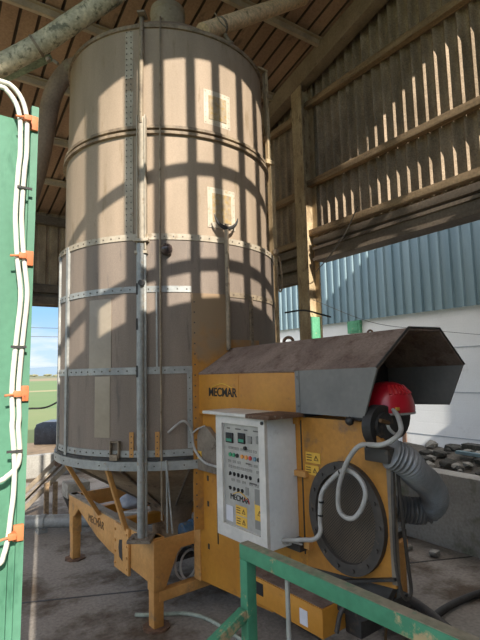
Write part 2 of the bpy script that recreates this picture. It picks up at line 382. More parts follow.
# back wall: hanging sheet over an open bay, low concrete kerb wall
f = MB(); corr_sheet(f, -4.2, VG, .2, .03, lambda n, o, z: (n, YE+o, z), 3.2, 4.60, 'box'); struct(f, 'wall_back', 'sheet_brown', smooth=False)
f = MB(); f.box(-4.2, VG, YE-.14, YE-.04, 4.36, 4.50); f.box(-4.2, VG, YE-.10, YE-.02, 3.14, 3.26); f.box(-4.2, VG, YE-.12, YE+.02, 2.93, 3.06); f.box(-4.2, VG, YE-.02, YE+.02, 2.9, 3.3)
struct(f, 'trim_10', 'lintel', smooth=False)
f = MB(); f.box(-4.2, VG+.2, YE-.1, YE+.08, 0, .36, bev=.01); struct(f, 'wall_back_kerb', 'wallc')
# low concrete wall under the right opening
f = MB(); f.box(VG, VG+.2, YF, 4.37, 0, .68, bev=.012); f.box(VG, VG+.2, 4.64, YE, 0, .68, bev=.012); struct(f, 'wall_right_low', 'wallc')
# front wall behind the camera with its barred high opening
f = MB()
W0, W1 = -.205, VG+.3
T = .08
f.box(W0, W1, YF-T, YF, 0, 4.53)
f.box(W0, 2.98, YF-T, YF, 6.53, ROOF(YF)-.02)
f.box(1.85, 2.98, YF-T, YF, 4.53, 6.53); f.box(2.98, W1, YF-T, YF, 4.53, 5.1); f.box(3.78, W1, YF-T, YF, 5.1, ROOF(YF)-.02)
struct(f, 'wall_front', 'wallc', smooth=False)
f = MB()
for xb, w in ((.146, .085), (.413, .09), (.607, .08), (.855, .072), (1.072, .07), (1.312, .07), (1.515, .065), (1.70, .065)):
    f.box(xb-w/2, xb+w/2, YF-.05, YF-.01, 4.5, 6.58)
for z, h in ((5.585, .085), (4.81, .075)): f.box(-.17, 1.9, YF-.06, YF-.01, z-h/2, z+h/2)
f.box(2.95, 3.42, YF-.06, YF-.01, 5.80, 5.90); f.box(-.19, -.13, YF-.06, YF-.01, 4.4, 6.58)
for xb in (3.16, 3.33): f.box(xb-.02, xb+.02, YF-.05, YF-.01, 5.0, 7.0)
struct(f, 'window_1', 'dark', smooth=False)

# neighbour building across the yard
nb = empty('farm_building', (8.05, 7.2, 0), 0, 'white block farm building with blue-grey ribbed cladding seen through the right opening', 'building')
f = MB(); f.box(0, .3, -9, 9, -.4, 2.78)
f.build('block_wall', 'white_wall', nb, smooth=False)
f = MB(); corr_sheet(f, -9, 9, .21, .045, lambda n, o, z: (-.09+.045-o, n, z), 2.72, 6.2, 'box'); tag(f.build('cladding', 'clad', nb, smooth=False), 'blue-grey ribbed metal sheets')
f = MB()
for z in (.42, 1.22, 2.02): f.box(-.006, 0, -9, 9, z-.008, z+.008)
for y in (-3.3,): f.box(-.006, 0, y-.006, y+.006, .9, 1.5)
f.build('panel_joint', 'joint', nb, smooth=False)
f = MB(); f.box(-.03, 0, -1.13, -1.05, -.3, 1.2); tag(f.build('rain_pipe', 'rust', nb, smooth=False), 'rusty downpipe')
f = MB(); f.box(-.08, 0, -.15, .2, 2.45, 2.72); f.box(-.09, -.06, -.1, .1, 2.5, 2.66); tag(f.build('hatch_door', 'green_post', nb, smooth=False), 'green hatch')
f = MB(); f.box(-.06, 0, -2.86, -2.78, .95, 1.45); tag(f.build('meter_box', 'green_post', nb, smooth=False), 'green box on the wall')
# added unseen wall: shades the yard, its slot lets a sunlit wedge through
f = MB(); 
f.box(VG+.32, 6.26, -2.1, -2.0, 0, 9.2); f.box(6.526, 16, -2.1, -2.0, 0, 9.2)
f.prism([(6.26, 0), (6.526, 0), (6.526, 4.86), (6.385, 4.78), (6.26, 4.9)], 'y', -2.1, -2.0); f.box(6.26, 6.526, -2.1, -2.0, 6.5, 9.2)
struct(f, 'yard_shade_wall', 'sheet_brown', smooth=False)

# outside ground
f = MB(); f.box(-300, 900, 9.1, 1600, -.16, -.03)
f.box(-300, -4.2, -60, 9.1, -.16, -.03); struct(f, 'ground', 'field', smooth=False)
f = MB(); f.box(-4.2, 60, -60, YF-.2, -.16, -.03); f.box(VG+.3, 60, YF-.2, 9.1, -.16, -.03); struct(f, 'ground_yard', 'soil', smooth=False)
f = MB(); f.box(-30, 40, 9.1, 13.3, -.04, 0.0); struct(f, 'path', 'track', smooth=False)
f = MB()
def ridge(mb, y, x0, x1, h, n, seed, d):
    top = []
    for i in range(n+1):
        x = x0+(x1-x0)*i/n; top.append((x, h*(.55+.6*noise.noise(Vector((x*.004+seed, seed, 0))))))
    poly = [(x0, -1)]+top+[(x1, -1)]
    mb.prism(poly, 'y', y, y+d)
ridge(f, 1500, -300, 900, 34, 60, 3.1, 60); tag(f.build('hills', 'hills', None), kind='structure')
f = MB()
for i in range(60):
    x = -40+i*9+random.uniform(-3, 3); y = 560+random.uniform(0, 60)
    f.ball((x, y, random.uniform(.5, 2)), random.uniform(2, 3.2), (1.8, 1, random.uniform(.4, .8)), 1)
tag(f.build('distant_hedgerow', 'farwood', None), 'dark line of far hedges and trees along the horizon', 'hedge', kind='stuff')
# overhead wires
for z0, z1 in ((4.06, 4.0), (3.62, 3.60)):
    f = MB(); f.tube([(-6, 24, z0), (4, 24, (z0+z1)/2-.1), (16, 24, z1)], .012, 6)
    tag(f.build('overhead_wire', 'wire'), 'upper thin overhead wire crossing the blue sky' if z0 > 4 else 'lower thin overhead wire crossing the blue sky', 'wire')

# ================================================================== GRAIN BIN
G = empty('grain_dryer_bin', (1.95, 3.94, 0), R(3.5), 'tall dusty cylindrical grain bin on an ochre steel frame', 'grain bin')
CT = (-.010, .003)
RL, RU = .950, .908
f = MB()
f.lathe([(RU, 2.66), (RU, 3.51), (RU-.012, 3.52), (.885, 4.37), (.875, 4.37), (.60, 4.64), (.16, 4.85)], 128, c=CT)
tank = tag(f.build('upper_tank', 'tank', G), 'sun-striped beige upper shell')
f = MB(); f.lathe([(RU-.02, 2.70), (RL, 2.66), (RL, 1.03), (RL-.03, 1.03)], 128, c=CT)
low = tag(f.build('perforated_shell', 'tank_low', G), 'darker lower shell')
def pol(a, r, z): return (CT[0]+r*math.cos(R(a)), CT[1]+r*math.sin(R(a)), z)
def band(z, h, r, name, m, parent, a0=0, a1=360, t=.012, bolts=0, rows=(0,)):
    b = MB(); b.lathe([(r, z-h/2), (r+t, z-h/2), (r+t, z+h/2), (r, z+h/2)], 128 if a1-a0 > 300 else 60, a0, a1, CT, closed=True); b.mi = 1
    if bolts:
        n = int(bolts*(a1-a0)/360)
        for k in range(n):
            a = a0+(k+.5)*(a1-a0)/n
            if -200 < a < -40 or 160 < a < 320:
                for dz in rows:
                    p = Vector(pol(a, r+t, z+dz)); b.disc(p, (math.cos(R(a)), math.sin(R(a)), 0), .0052, .004, 6)
    return b.build(name, [m, 'bolt'], parent)
# roof rim and hoops
band(4.37, .03, .883, 'hoop', 'tank_band', tank, t=.018)
band(3.535, .022, RU-.01, 'hoop', 'tank_band', tank, t=.03); band(3.49, .022, RU, 'hoop', 'tank_band', tank, t=.026)
band(2.68, .045, RL-.008, 'bolted_flange', 'galv_beige', tank, t=.016, bolts=90)
B0, B1 = -360-0-(-360)-0, 0
band(2.295, .045, RL, 'bolted_flange', 'galv', low, -290, -110.5, t=.007, bolts=90)
band(1.715, .05, RL, 'bolted_flange', 'galv', low, -290, -108, t=.007, bolts=90)
band(1.142, .045, RL, 'bolted_flange', 'galv', low, -290, -108.6, t=.007, bolts=90)
band(1.06, .062, RL, 'bottom_rim', 'galv', low, -290, -108.6, t=.022, bolts=30)
band(1.105, .018, RL, 'bottom_rim', 'dark', low, -290, -108.6, t=.012)
band(1.07, .08, RL, 'bottom_rim', 'galv_dust', low, -108.6, 70, t=.014)
def strip(a, z0, z1, w, name, m, parent, r, t=.006, step=.045, two=False, bolt=True, tap=0):
    b = MB(); da = math.degrees(w/2/r)
    b.lathe([(r-.01, z0), (r+t, z0), (r+t+tap, z1), (r-.01+tap, z1)], 3, a-da, a+da, CT, closed=True); b.mi = 1
    if bolt:
        z = z0+step/2
        while z < z1:
            for q in ((-.55, .55) if two else (0,)):
                aa = a+da*q; b.disc(pol(aa, r+t, z), (math.cos(R(aa)), math.sin(R(aa)), 0), .0045, .004, 6)
            z += step
    return b.build(name, [m, 'bolt'], parent)
strip(-138.7, 2.71, 3.47, .065, 'seam_strip', 'galv_beige', tank, RU, two=True)
strip(-139.2, 3.56, 3.95, .065, 'seam_strip', 'galv_beige', tank, RU-.015, two=True, tap=-.01)
strip(-139.2, 3.95, 4.34, .065, 'seam_strip', 'galv_beige', tank, RU-.020, two=True, tap=-.008)
strip(-111.8, 1.17, 1.69, .035, 'seam_strip', 'galv', low, RL, step=.075)
strip(-79, 1.6, 2.27, .03, 'seam_strip', 'tank_band', low, RL+.01, step=.06)
strip(-136.4, 1.12, 1.29, .03, 'seam_strip', 'frame', low, RL+.004, step=.04)
strip(-125.5, 1.12, 1.29, .03, 'seam_strip', 'frame', low, RL+.004, step=.04)
strip(-175, 1.1, 2.69, .035, 'seam_strip', 'galv', low, RL, t=.018, bolt=False)
strip(-188, 1.1, 2.66, .03, 'seam_strip', 'galv', low, RL, t=.016, bolt=False)
strip(-133.5, 1.2, 2.66, .022, 'seam_strip', 'galv', low, RL, t=.008, bolt=False)
strip(-125.5, 1.7, 2.28, .012, 'seam_strip', 'galv', low, RL, t=.008, bolt=False)
# square inspection plates with a bolted border
def plate(a0, a1, z0, z1, parent, r):
    b = MB(); b.lathe([(r-.02, z0), (r+.006, z0), (r+.006, z1), (r, z1)], 8, a0, a1, CT, closed=True)
    for k in range(7):
        for zz in (z0+.015, z1-.015):
            a = a0+1+(a1-a0-2)*k/6; b.disc(pol(a, r+.006, zz), (math.cos(R(a)), math.sin(R(a)), 0), .004, .004, 6)
        for a in (a0+1, a1-1):
            zz = z0+.015+(z1-z0-.03)*k/6; b.disc(pol(a, r+.006, zz), (math.cos(R(a)), math.sin(R(a)), 0), .004, .004, 6)
    o = b.build('inspection_plate', 'hatch', parent)
    c = MB(); m_ = 2.6; c.lathe([(r+.006, z0+.045), (r+.010, z0+.045), (r+.010, z1-.045), (r+.006, z1-.045)], 8, a0+m_, a1-m_, CT, closed=True)
    c.build('plate_centre', 'hatch_rust', parent)
M['hatch'] = mat('hatch_plate', (196, 184, 164), (180, 166, 144), (160, 142, 112), scale=6, rough=.7, fine=.08)
M['hatch_rust'] = mat('hatch_stained', (168, 150, 122), (154, 136, 110), (164, 136, 86), scale=14, rough=.8, fine=.15, t3=(.48, .62))
plate(-102, -86.5, 3.615, 3.90, tank, RU-.018); plate(-101.4, -85.7, 2.785, 3.10, tank, RU)
# small lamp dome
b = MB(); b.disc(pol(-121, RL, 2.58), (math.cos(R(-121)), math.sin(R(-121)), 0), .042, .02, 20)
b.ball(pol(-121, RL+.032, 2.58), .045, (1, 1, 1), 2); tag(b.build('round_lamp', 'glass_dome', low), 'dark dome lamp')
# latch box
b = MB()
mt = Matrix.Translation(pol(-143.5, RL+.012, 1.17)) @ Matrix.Rotation(R(-143.5), 4, 'Z')
b.box(-.01, .02, -.035, -.028, -.05, .06, mt); b.box(-.01, .02, .028, .035, -.05, .06, mt); b.box(-.01, .03, -.03, .03, -.07, -.03, mt, .004); b.box(-.01, .015, -.035, .035, .05, .06, mt)
b.build('latch', 'galv_dust', low)
# clear repair patch
b = MB(); b.lathe([(RL, 1.74), (RL+.004, 1.74), (RL+.004, 2.24), (RL, 2.24)], 10, -158, -146, CT, closed=True); tag(b.build('repair_patch', 'window_patch', low), 'paler sheet patch')
b = MB(); b.lathe([(RL, 1.25), (RL+.004, 1.25), (RL+.004, 1.68), (RL, 1.68)], 10, -154.5, -146.5, CT, closed=True); tag(b.build('repair_patch', 'window_patch', low), 'paler sheet patch')
# curved ochre plenum sheet
b = MB(); b.lathe([(RL, .62), (RL+.02, .62), (RL+.02, 2.265), (RL, 2.265)], 12, -110.6, -93.6, CT, closed=True); b.mi = 1
z = .7
while z < 2.25:
    b.disc(pol(-109.6, RL+.02, z), (math.cos(R(-109.6)), math.sin(R(-109.6)), 0), .006, .004, 6); z += .075
tag(b.build('plenum_sheet', ['yellow_worn', 'bolt'], G), 'worn ochre curved sheet')
b = MB(); b.lathe([(RL, .62), (RL+.014, .62), (RL+.014, 1.93), (RL, 1.93)], 12, -93.6, -74, CT, closed=True); b.build('plenum_sheet', 'yellow_worn', G)
band(2.27, .04, RL, 'bolted_flange', 'galv_dust', low, -93, -10, t=.007, bolts=60)
# chimney on top
b = MB(); b.lathe([(.165, 4.72), (.165, 5.20), (.155, 5.21), (.15, 5.2), (.15, 4.72)], 40, c=(-.01, 0)); b.lathe([(.165, 5.14), (.173, 5.15), (.165, 5.16)], 40, c=(-.01, 0)); b.disc((-.01, 0, 5.0), (0, 0, 1), .15, .01, 32)
tag(b.build('roof_outlet', 'galv_beige', G), 'grey round outlet on the bin roof')
# front riser: channel below, slim pipe above
b = MB(); b.tube([pol(-131.9, .985, .60), pol(-131.9, .985, 2.62)], .026, 14)
b.tube([pol(-130.2, .972, .60), pol(-130.2, .972, 2.55)], .012, 8)
mt = Matrix.Translation(pol(-131.7, .967, 0)) @ Matrix.Rotation(R(-131.9), 4, 'Z')
rs = tag(b.build('riser_pipe', 'galv', G), 'galvanised pipe down the front'); b = MB(); b.box(-.055, -.03, -.03, .03, 2.62, 3.60, mt); b.box(-.03, .012, -.034, -.026, 2.58, 3.60, mt); b.box(-.03, .012, .026, .034, 2.58, 3.60, mt); b.box(-.02, -.012, -.03, .03, 2.6, 3.6, mt)
b.box(-.03, .03, -.055, .055, 2.64, 2.66, mt); b.box(-.02, .03, -.045, .045, 2.55, 2.57, mt)
b.build('riser_channel', 'galv_beige', rs)
b = MB(); b.tube([pol(-132.2, .945, 3.55), pol(-132.4, .905, 4.44)], .017, 10); b.box(-.09, .0, -.03, .03, 4.43, 4.445, mt); b.build('upper_pipe', 'galv_dust', rs)
b = MB(); mt2 = Matrix.Translation(pol(-131.9, .985, .578)) @ Matrix.Rotation(R(-131.9), 4, 'Z'); b.box(-.07, .07, -.08, .08, 0, .022, mt2, .004)
for q in ((-.04, -.05), (-.04, .05), (.04, -.05), (.04, .05)): b.disc(mt2 @ Vector((q[0], q[1], .02)), (0, 0, 1), .012, .014, 6)
b.build('foot_plate', 'dust_cover', rs)
b = MB()
for z in (2.30, 2.05, 1.72): b.box(-.02, .045, -.028, -.018, z-.05, z+.03, mt)
b.disc(pol(-131, 1.0, 2.33), (math.cos(R(-131)), math.sin(R(-131)), 0), .022, .03, 12); islands(b, 'clamp', 'dark', rs)
# slim sampling rod
b = MB(); b.tube([pol(-123.8, .965, .7), pol(-123.8, .965, 2.7), pol(-123.3, .905, 4.35), pol(-123.3, .895, 4.44), pol(-123.3, .82, 4.48)], .0075, 8); b.build('thin_rod', 'galv_dust', G)
b = MB(); b.tube([pol(-121.6, .98, .62), pol(-121.8, .98, 1.1)], .006, 8); b.tube([pol(-119.6, .99, .62), pol(-121.8, .98, 1.1)], .006, 8); b.build('pull_cord', 'galv', G)
# pole with a crescent fork
b = MB(); b.tube([pol(-94.3, .985, 1.85), pol(-94, .98, 2.80)], .017, 12); fk = b.build('fork_pole', 'galv_dust', G)
b = MB(); arc = []
for k in range(13):
    a = R(190+k*160/12); q = Vector(pol(-94, .985, 2.88)); tx = Vector((-math.sin(R(-94)), math.cos(R(-94)), 0)); arc.append(q+tx*(.105*math.cos(a))+Vector((0, 0, .11*math.sin(a))))
b.tube(arc, .012, 8, rf=lambda i: .004+.012*math.sin(PI*i/12)); b.build('crescent_fork', 'dark', fk)
# corner post at the right side
b = MB(); b.bar((.825, -.50, 1.0), (.825, -.50, 3.70), .05, .05, up=(0, 1, 0)); b.bar((.80, -.50, 3.70), (.785, -.50, 4.62), .035, .04, up=(0, 1, 0)); b.box(.68, .80, -.53, -.47, 4.6, 4.62); b.box(.70, .82, -.49, -.46, 1.3, 1.34); b.box(.74, .84, -.54, -.46, 3.66, 3.70)
cp = tag(b.build('corner_post', 'post', G), 'cream steel corner post')
b = MB(); b.tube(catmull([(.84, -.53, 2.78), (.85, -.56, 2.72), (.86, -.57, 2.50), (.84, -.56, 2.42), (.82, -.55, 2.50), (.825, -.55, 2.66)], 5), .008, 8); b.ball((.82, -.54, 2.80), .035, (1, 1, 1.2), 1); b.build('tie_hook', 'galv_dust', cp)
b = MB(); b.tube(catmull([(.85, -.6, 2.22), (1.0, -.7, 2.24), (1.1, -.8, 2.2), (1.25, -.8, 2.18)], 5), .008, 6); b.build('loose_cord', 'black', cp)
# hopper cone and outlet
b = MB(); b.lathe([(RL-.03, 1.03), (.22, .60), (.17, .50), (.17, .30), (.15, .30), (.15, .50)], 64, c=CT)
hp = tag(b.build('hopper_cone', 'hopper', G), 'tapering hopper under the bin')
b = MB()
for k in range(12):
    a = k*30+8; p0 = pol(a, RL-.035, 1.02); p1 = pol(a, .225, .61); b.bar(p0, p1, .012, .03, up=(math.cos(R(a)), math.sin(R(a)), .6))
b.build('cone_rib', 'dust_cover', hp)
# frame
FX0, FX1 = -.61, .59
def side_beam(x0, x1):
    b = MB(); b.prism([(.90, .575), (-.78, .575), (-.78, .29), (-.30, .31), (-.05, .32), (.20, .36), (.64, .49), (.76, .40), (.90, .40)], 'x', x0, x1, bev=.005)
    return b
s1 = side_beam(FX0, FX0+.018).build('side_beam', 'frame', G)
b = MB(); b.box(FX0, FX0+.07, -.78, .90, .573, .588); b.build('beam_flange', 'galv_dust', s1)
s2 = side_beam(FX1-.018, FX1).build('side_beam', 'frame', G)
b = MB(); b.box(FX1-.07, FX1, -.78, .90, .573, .588); b.build('beam_flange', 'galv_dust', s2)
for y0, y1 in ((-.80, -.78), (.88, .90)):
    b = MB(); b.prism([(FX0, .575), (FX1, .575), (FX1, .49), (-.40, .49), (-.43, .46), (-.52, .26), (FX0, .26)] if y0 < 0 else [(FX0, .575), (FX1, .575), (FX1, .44), (FX0, .44)], 'y', y0, y1, bev=.003)
    if y0 < 0:
        b.box(FX0+.05, FX1, -.79, -.73, .17, .24, bev=.004); b.disc((-.475, -.802, .44), (0, -1, 0), .02, .003, 16)
    b.build('cross_beam', 'frame', G)
b = MB(); b.box(FX0+.04, FX1-.04, -.1, -.02, .46, .54, bev=.004); b.box(FX0+.04, FX1-.04, .4, .48, .46, .54, bev=.004); b.build('cross_beam', 'yellow', G)
for lx, ly in ((FX0+.045, -.745), (FX1-.045, -.745), (FX0+.045, .84), (FX1-.045, .84)):
    b = MB(); b.box(lx-.042, lx+.042, ly-.045, ly+.045, .24, .588, bev=.004); b.box(lx-.037, lx+.037, ly-.037, ly+.037, .01, .26, bev=.004)
    lg = b.build('leg', 'frame', G)
    b = MB(); b.disc((lx, ly, 0), (0, 0, 1), .095, .012, 8); b.build('foot_plate', 'rust', lg)
b = MB(); b.box(FX0-.022, FX0, -.45, -.20, .25, .575, bev=.006)
for k in range(4):
    for yy in (-.425, -.225): b.disc((FX0-.022, yy, .29+.08*k), (-1, 0, 0), .010, .008, 6)
g = b.build('gusset_plate', 'frame', s1)
b = MB(); b.prism([(-.355, .33), (-.30, .35), (-.285, .41), (-.30, .47), (-.345, .48)], 'x', FX0-.024, FX0-.0205); b.build('slot', 'dark', s1)
text('lettering', 'MECMAR', .085, face_minus_x(FX0-.002, .22, .475), 'ink_brown', s1, shear=.1)
for (a, zt), (x, y) in (((-184, 1.03), (FX0-.01, .134)), ((-149.4, 1.03), (FX0-.01, -.383)), ((-10, 1.03), (FX1+.01, .30)), ((-45, 1.03), (FX1+.01, -.3))):
    b = MB(); b.bar(pol(a, .915, zt), (x, y, .56), .05, .03, up=(1, 0, 0), bev=.003); b.disc((x-.012 if x < 0 else x, y, .52), (1, 0, 0), .01, .02, 6)
    b.build('strut', 'frame', G)
# hanging wire loop from the bin to the control cabinet
b = MB(); b.tube(catmull([(-.518, -.84, 1.285), (-.47, -.87, 1.333), (-.426, -.892, 1.36), (-.39, -.905, 1.33), (-.36, -.90, 1.266), (-.345, -.91, 1.16), (-.345, -1.02, 1.091), (-.36, -1.207, 1.084), (-.36, -1.42, 1.09)], 8), .0085, 8)
b.tube(catmull([(-.36, -.90, 1.27), (-.345, -.94, 1.30), (-.31, -.99, 1.325)], 5), .006, 8); tag(b.build('grey_cable', 'conduit'), 'grey cable curling from the bin flange to the control cabinet', 'cable')
o = bpy.data.objects['grey_cable']; o.location = (1.95, 3.94, 0); o.rotation_euler = (0, 0, R(3.5))
# things lying inside the frame
def at_bin(o): o.location = (1.95, 3.94, 0); o.rotation_euler = (0, 0, R(3.5)); return o
b = MB(); b.tube([(-.28, -.62, .50), (.06, -.66, .52)], .085, 20); b.tube([(-.20, -.625, .505), (.0, -.65, .52)], .095, 20); b.box(-.22, .02, -.72, -.54, .385, .44); b.box(-.16, -.04, -.70, -.56, .58, .63, bev=.01)
tag(at_bin(b.build('electric_motor', 'blue_motor')), 'dirty blue electric motor resting in the frame under the hopper', 'motor')
b = MB(); b.box(-.45, .40, -.70, -.50, .36, .385); tag(at_bin(b.build('motor_shelf', 'dark')), 'dark shelf plate under the blue motor inside the frame', 'shelf')
for k, (cx, rr_) in enumerate(((-.30, .115), (-.28, .10))):
    b = MB(); pts = [(cx+rr_*.8*math.cos(t*PI/12), -.70-.02*k, .245+rr_+rr_*math.sin(t*PI/12)*1.0-.02) for t in range(25)]
    b.tube(pts, .009, 8); tag(at_bin(b.build('coiled_hose', 'conduit')), ('outer' if k == 0 else 'inner')+' loop of grey hose hanging behind the front cross beam', 'hose')
b = MB(); b.ball((-.32, .08, .63), .13, (1.1, 1.0, .5), 3)
for v in b.b.verts: v.co += Vector(noise.noise_vector(v.co*9))*.02
tag(at_bin(b.build('grain_sack', 'cloth')), 'crumpled pale sack lying on the frame under the hopper', 'sack')

# ================================================================== FURNACE
FU = empty('burner_housing', (1.95, 3.94, 0), R(3.5), 'ochre furnace housing with a dusty grey hood beside the grain bin', 'furnace')
P0 = -.2875
b = MB(); b.prism([(-.80, 1.68), (-.80, .26), (-1.0, .275), (-1.62, .32), (-1.62, .66), (-1.92, .66), (-1.92, 1.68)], 'x', P0, .475, bev=.006)
body = b.build('housing_body', 'yellow', FU)
b = MB(); b.prism([(-1.915, .66), (-2.46, .72), (-2.46, 1.33), (-2.32, 1.44), (-1.915, 1.44)], 'x', P0, -.255, bev=.004)
b.build('fan_casing', 'yellow_worn', FU)
b = MB(); b.box(P0-.022, P0-.001, -1.90, -.865, 1.40, 1.682, bev=.004); b.box(P0-.024, P0-.02, -1.38, -1.374, 1.41, 1.675)
tag(b.build('logo_panel', 'yellow', FU), 'upper ochre panel with black lettering')
b = MB(); b.box(P0-.0235, P0-.0215, -1.36, -1.0, 1.50, 1.625); b.build('logo_patch', 'sticker_dull', body) if False else b.b.free()
text('lettering', 'MECMAR', .080, face_minus_x(P0-.0235, -1.20, 1.556), 'ink', body, bold=.0015, space=.97)
b = MB(); b.tube(catmull([(P0-.0235, -1.07, 1.588), (P0-.0235, -1.2, 1.615), (P0-.0235, -1.31, 1.59)], 6), .0035, 6); b.build('logo_arc', 'sticker', body)
# slot, louvre slits and edge plate
b = MB(); b.box(P0-.002, P0+.001, -1.097, -1.085, .56, .82); b.build('slot', 'ink', body)
b = MB()
for zz in (.98, .93, .88, .60, .66): b.box(P0-.002, P0+.001, -.855, -.83, zz, zz+.03)
for zz in (.95, .78, .5): b.box(P0-.002, P0+.001, -.99, -.97, zz, zz+.035)
islands(b, 'small_hole', 'dark', body)
b = MB(); b.box(P0-.006, P0, -.88, -.80, .26, 1.40); b.build('edge_plate', 'frame', body)
b = MB(); b.box(P0-.008, P0+.02, -2.47, -2.445, .74, 1.33); b.build('edge_plate', 'dust_cover', body)
b = MB(); b.box(P0-.003, P0+.001, -1.905, -1.897, .72, 1.42); b.build('seam', 'dark', body)
b = MB(); b.box(P0-.03, P0, -1.95, -1.866, 1.125, 1.155); b.build('bracket', 'frame', body)
b = MB(); b.box(P0-.03, P0, -1.96, -1.866, .76, .80); b.build('bracket', 'frame', body)
# warning stickers
def sticker(y, z, w, h, parent, x=P0-.002, m='sticker', tri=1, name='warning_sticker', lines=True):
    b = MB(); b.box(x-.0015, x, y-w/2, y+w/2, z-h/2, z+h/2); s_ = b.build(name, m, parent, smooth=False)
    c = MB(); xx = x-.0025
    def frame_tri(cy, cz, q):
        for (a, d) in (((-1, -.8), (1, -.8)), ((1, -.8), (0, .9)), ((0, .9), (-1, -.8))):
            c.bar((xx, cy+a[0]*q, cz+a[1]*q), (xx, cy+d[0]*q, cz+d[1]*q), .001, q*.22, up=(0, 0, 1) if a[1] != d[1] else (0, 0, 1))
        c.box(xx-.0005, xx+.0005, cy-q*.1, cy+q*.1, cz-q*.3, cz+q*.35)
    frame_tri(y-w*.22, z+.0*h, min(w, h)*.26)
    if lines:
        for k in range(3): c.box(xx-.0005, xx+.0005, y+w*.08, y+w*.42, z-h*.3+k*h*.25, z-h*.3+k*h*.25+h*.09)
    c.build('sticker_print', 'ink_brown', parent, smooth=False)
sticker(-1.985, 1.23, .105, .055, body); sticker(-1.975, 1.165, .098, .05, body)
# side wedge cover with sticker
b = MB(); b.prism([(-.82, 1.02), (-1.20, 1.02), (-1.20, 1.20), (-1.03, 1.32), (-.95, 1.32), (-.82, 1.12)], 'x', P0-.04, P0, bev=.008)
wc = tag(b.build('wedge_cover', 'dust_cover', body), 'grey sloping cover')
sticker(-.935, 1.125, .07, .055, body, x=P0-.042)
# hood
b = MB(); T_ = .012
yb, yf = -.865, -2.44
def hood_panel(pts):   # list of 4 (x,y,z)
    v0 = [Vector(p) for p in pts]; n = (v0[1]-v0[0]).cross(v0[3]-v0[0]).normalized()*T_
    A = [b.b.verts.new(p) for p in v0]; B = [b.b.verts.new(p-n) for p in v0]
    b._f(A); b._f(B[::-1])
    for i in range(4): b._f((A[i], A[(i+1) % 4], B[(i+1) % 4], B[i]))
E0 = P0-.028
b.mi = 1
hood_panel([(E0, yb, 1.685), (E0, yf, 1.70), (-.04, yf, 1.893), (-.04, yb-.01, 1.866)])
b.mi = 1
hood_panel([(-.04, yb-.01, 1.866), (-.04, yf, 1.893), (.25, yf, 1.897), (.25, yb, 1.866)])
b.mi = 1
hood_panel([(.25, yb, 1.866), (.25, yf, 1.897), (.485, yf, 1.705), (.485, yb, 1.685)])
b.mi = 0
hood_panel([(E0, -1.895, 1.462), (E0, yf+.09, 1.462), (E0, yf, 1.70), (E0, -1.895, 1.69)])
hood_panel([(.485, -1.895, 1.69), (.485, yf, 1.705), (.485, yf+.10, 1.475), (.485, -1.895, 1.462)])
b.mi = 0
hood_panel([(E0, yb, 1.685), (-.04, yb-.01, 1.866), (.25, yb, 1.866), (.485, yb, 1.685)])
hd = tag(b.build('hood', ['hood', 'hood_dust'], FU, smooth=False), 'angular grey hood, dusty on top')
b = MB(); b.box(E0-.004, E0+.002, -1.93, -1.90, 1.47, 1.69)
for zz in (1.50, 1.655): b.disc((E0-.004, -1.915, zz), (-1, 0, 0), .007, .006, 8)
b.build('bolt_strip', 'hood', hd)
b = MB(); b.tube([(E0-.004, yf, 1.70), (-.04, yf, 1.895), (.25, yf, 1.90), (.487, yf, 1.705)], .006, 6); b.build('rolled_edge', 'dark', hd)
# inner lining plate of the burner recess
b = MB(); b.prism([(P0-.01, 1.44), (.47, 1.44), (.47, 1.69), (.245, 1.872), (-.04, 1.868), (P0-.01, 1.685)], 'y', -1.945, -1.925); b.build('recess_plate', 'dark', hd)
# lifting eyes
for y in (-1.42, -2.10):
    b = MB(); big = y > -2
    ring = [(.10, y+(.045 if big else .018)*math.cos(t*PI/10), 1.888+(.0 if big else .006)+(.03 if big else .018)*math.sin(t*PI/10)) for t in range(0 if big else -4, 11 if big else 15)]
    b.tube(ring, .011 if big else .006, 8)
    if big: b.box(.095, .105, y-.14, y-.04, 1.868, 1.89); b.box(.095, .105, y+.04, y+.11, 1.866, 1.888)
    b.build('lifting_eye', 'rust', hd)
# fan inlet
b = MB(); FY, FZ, ry, rz = -2.20, .975, .232, .265
def ell(r, k, n=48, x=0): return (x, FY+ry*r*math.cos(2*PI*k/n), FZ+rz*r*math.sin(2*PI*k/n))
n = 48
for (r0, x0_, r1, x1_) in ((1, P0-.03, .80, P0-.03), (1, P0-.03, 1, P0+.01), (.80, P0-.03, .78, P0+.004)):
    A = [b.b.verts.new(ell(r0, k, n, x0_)) for k in range(n)]; B_ = [b.b.verts.new(ell(r1, k, n, x1_)) for k in range(n)]
    for k in range(n): b._f((A[k], A[(k+1) % n], B_[(k+1) % n], B_[k]))
for k in range(14): b.disc(ell(.9, k, 14, P0-.03), (-1, 0, 0), .009, .009, 6)
fr = tag(b.build('fan_inlet_ring', 'fan', FU, weld=True), 'dark round fan inlet ring')
b = MB()
b._f([b.b.verts.new(ell(.81, k, n, P0-.012)) for k in range(n)]); tag(b.build('guard_mesh', 'mesh', fr), 'fine wire guard mesh')
# fan scroll underside
b = MB(); b.prism([(-1.74, .64), (-2.05, .50), (-2.25, .50), (-2.36, .58), (-2.44, .72), (-1.74, .70)], 'x', P0+.01, -.22, bev=.01); b.bar((P0-.015, -1.96, .60), (P0-.015, -2.47, .77), .03, .012)
b.build('fan_scroll', 'dark', FU)
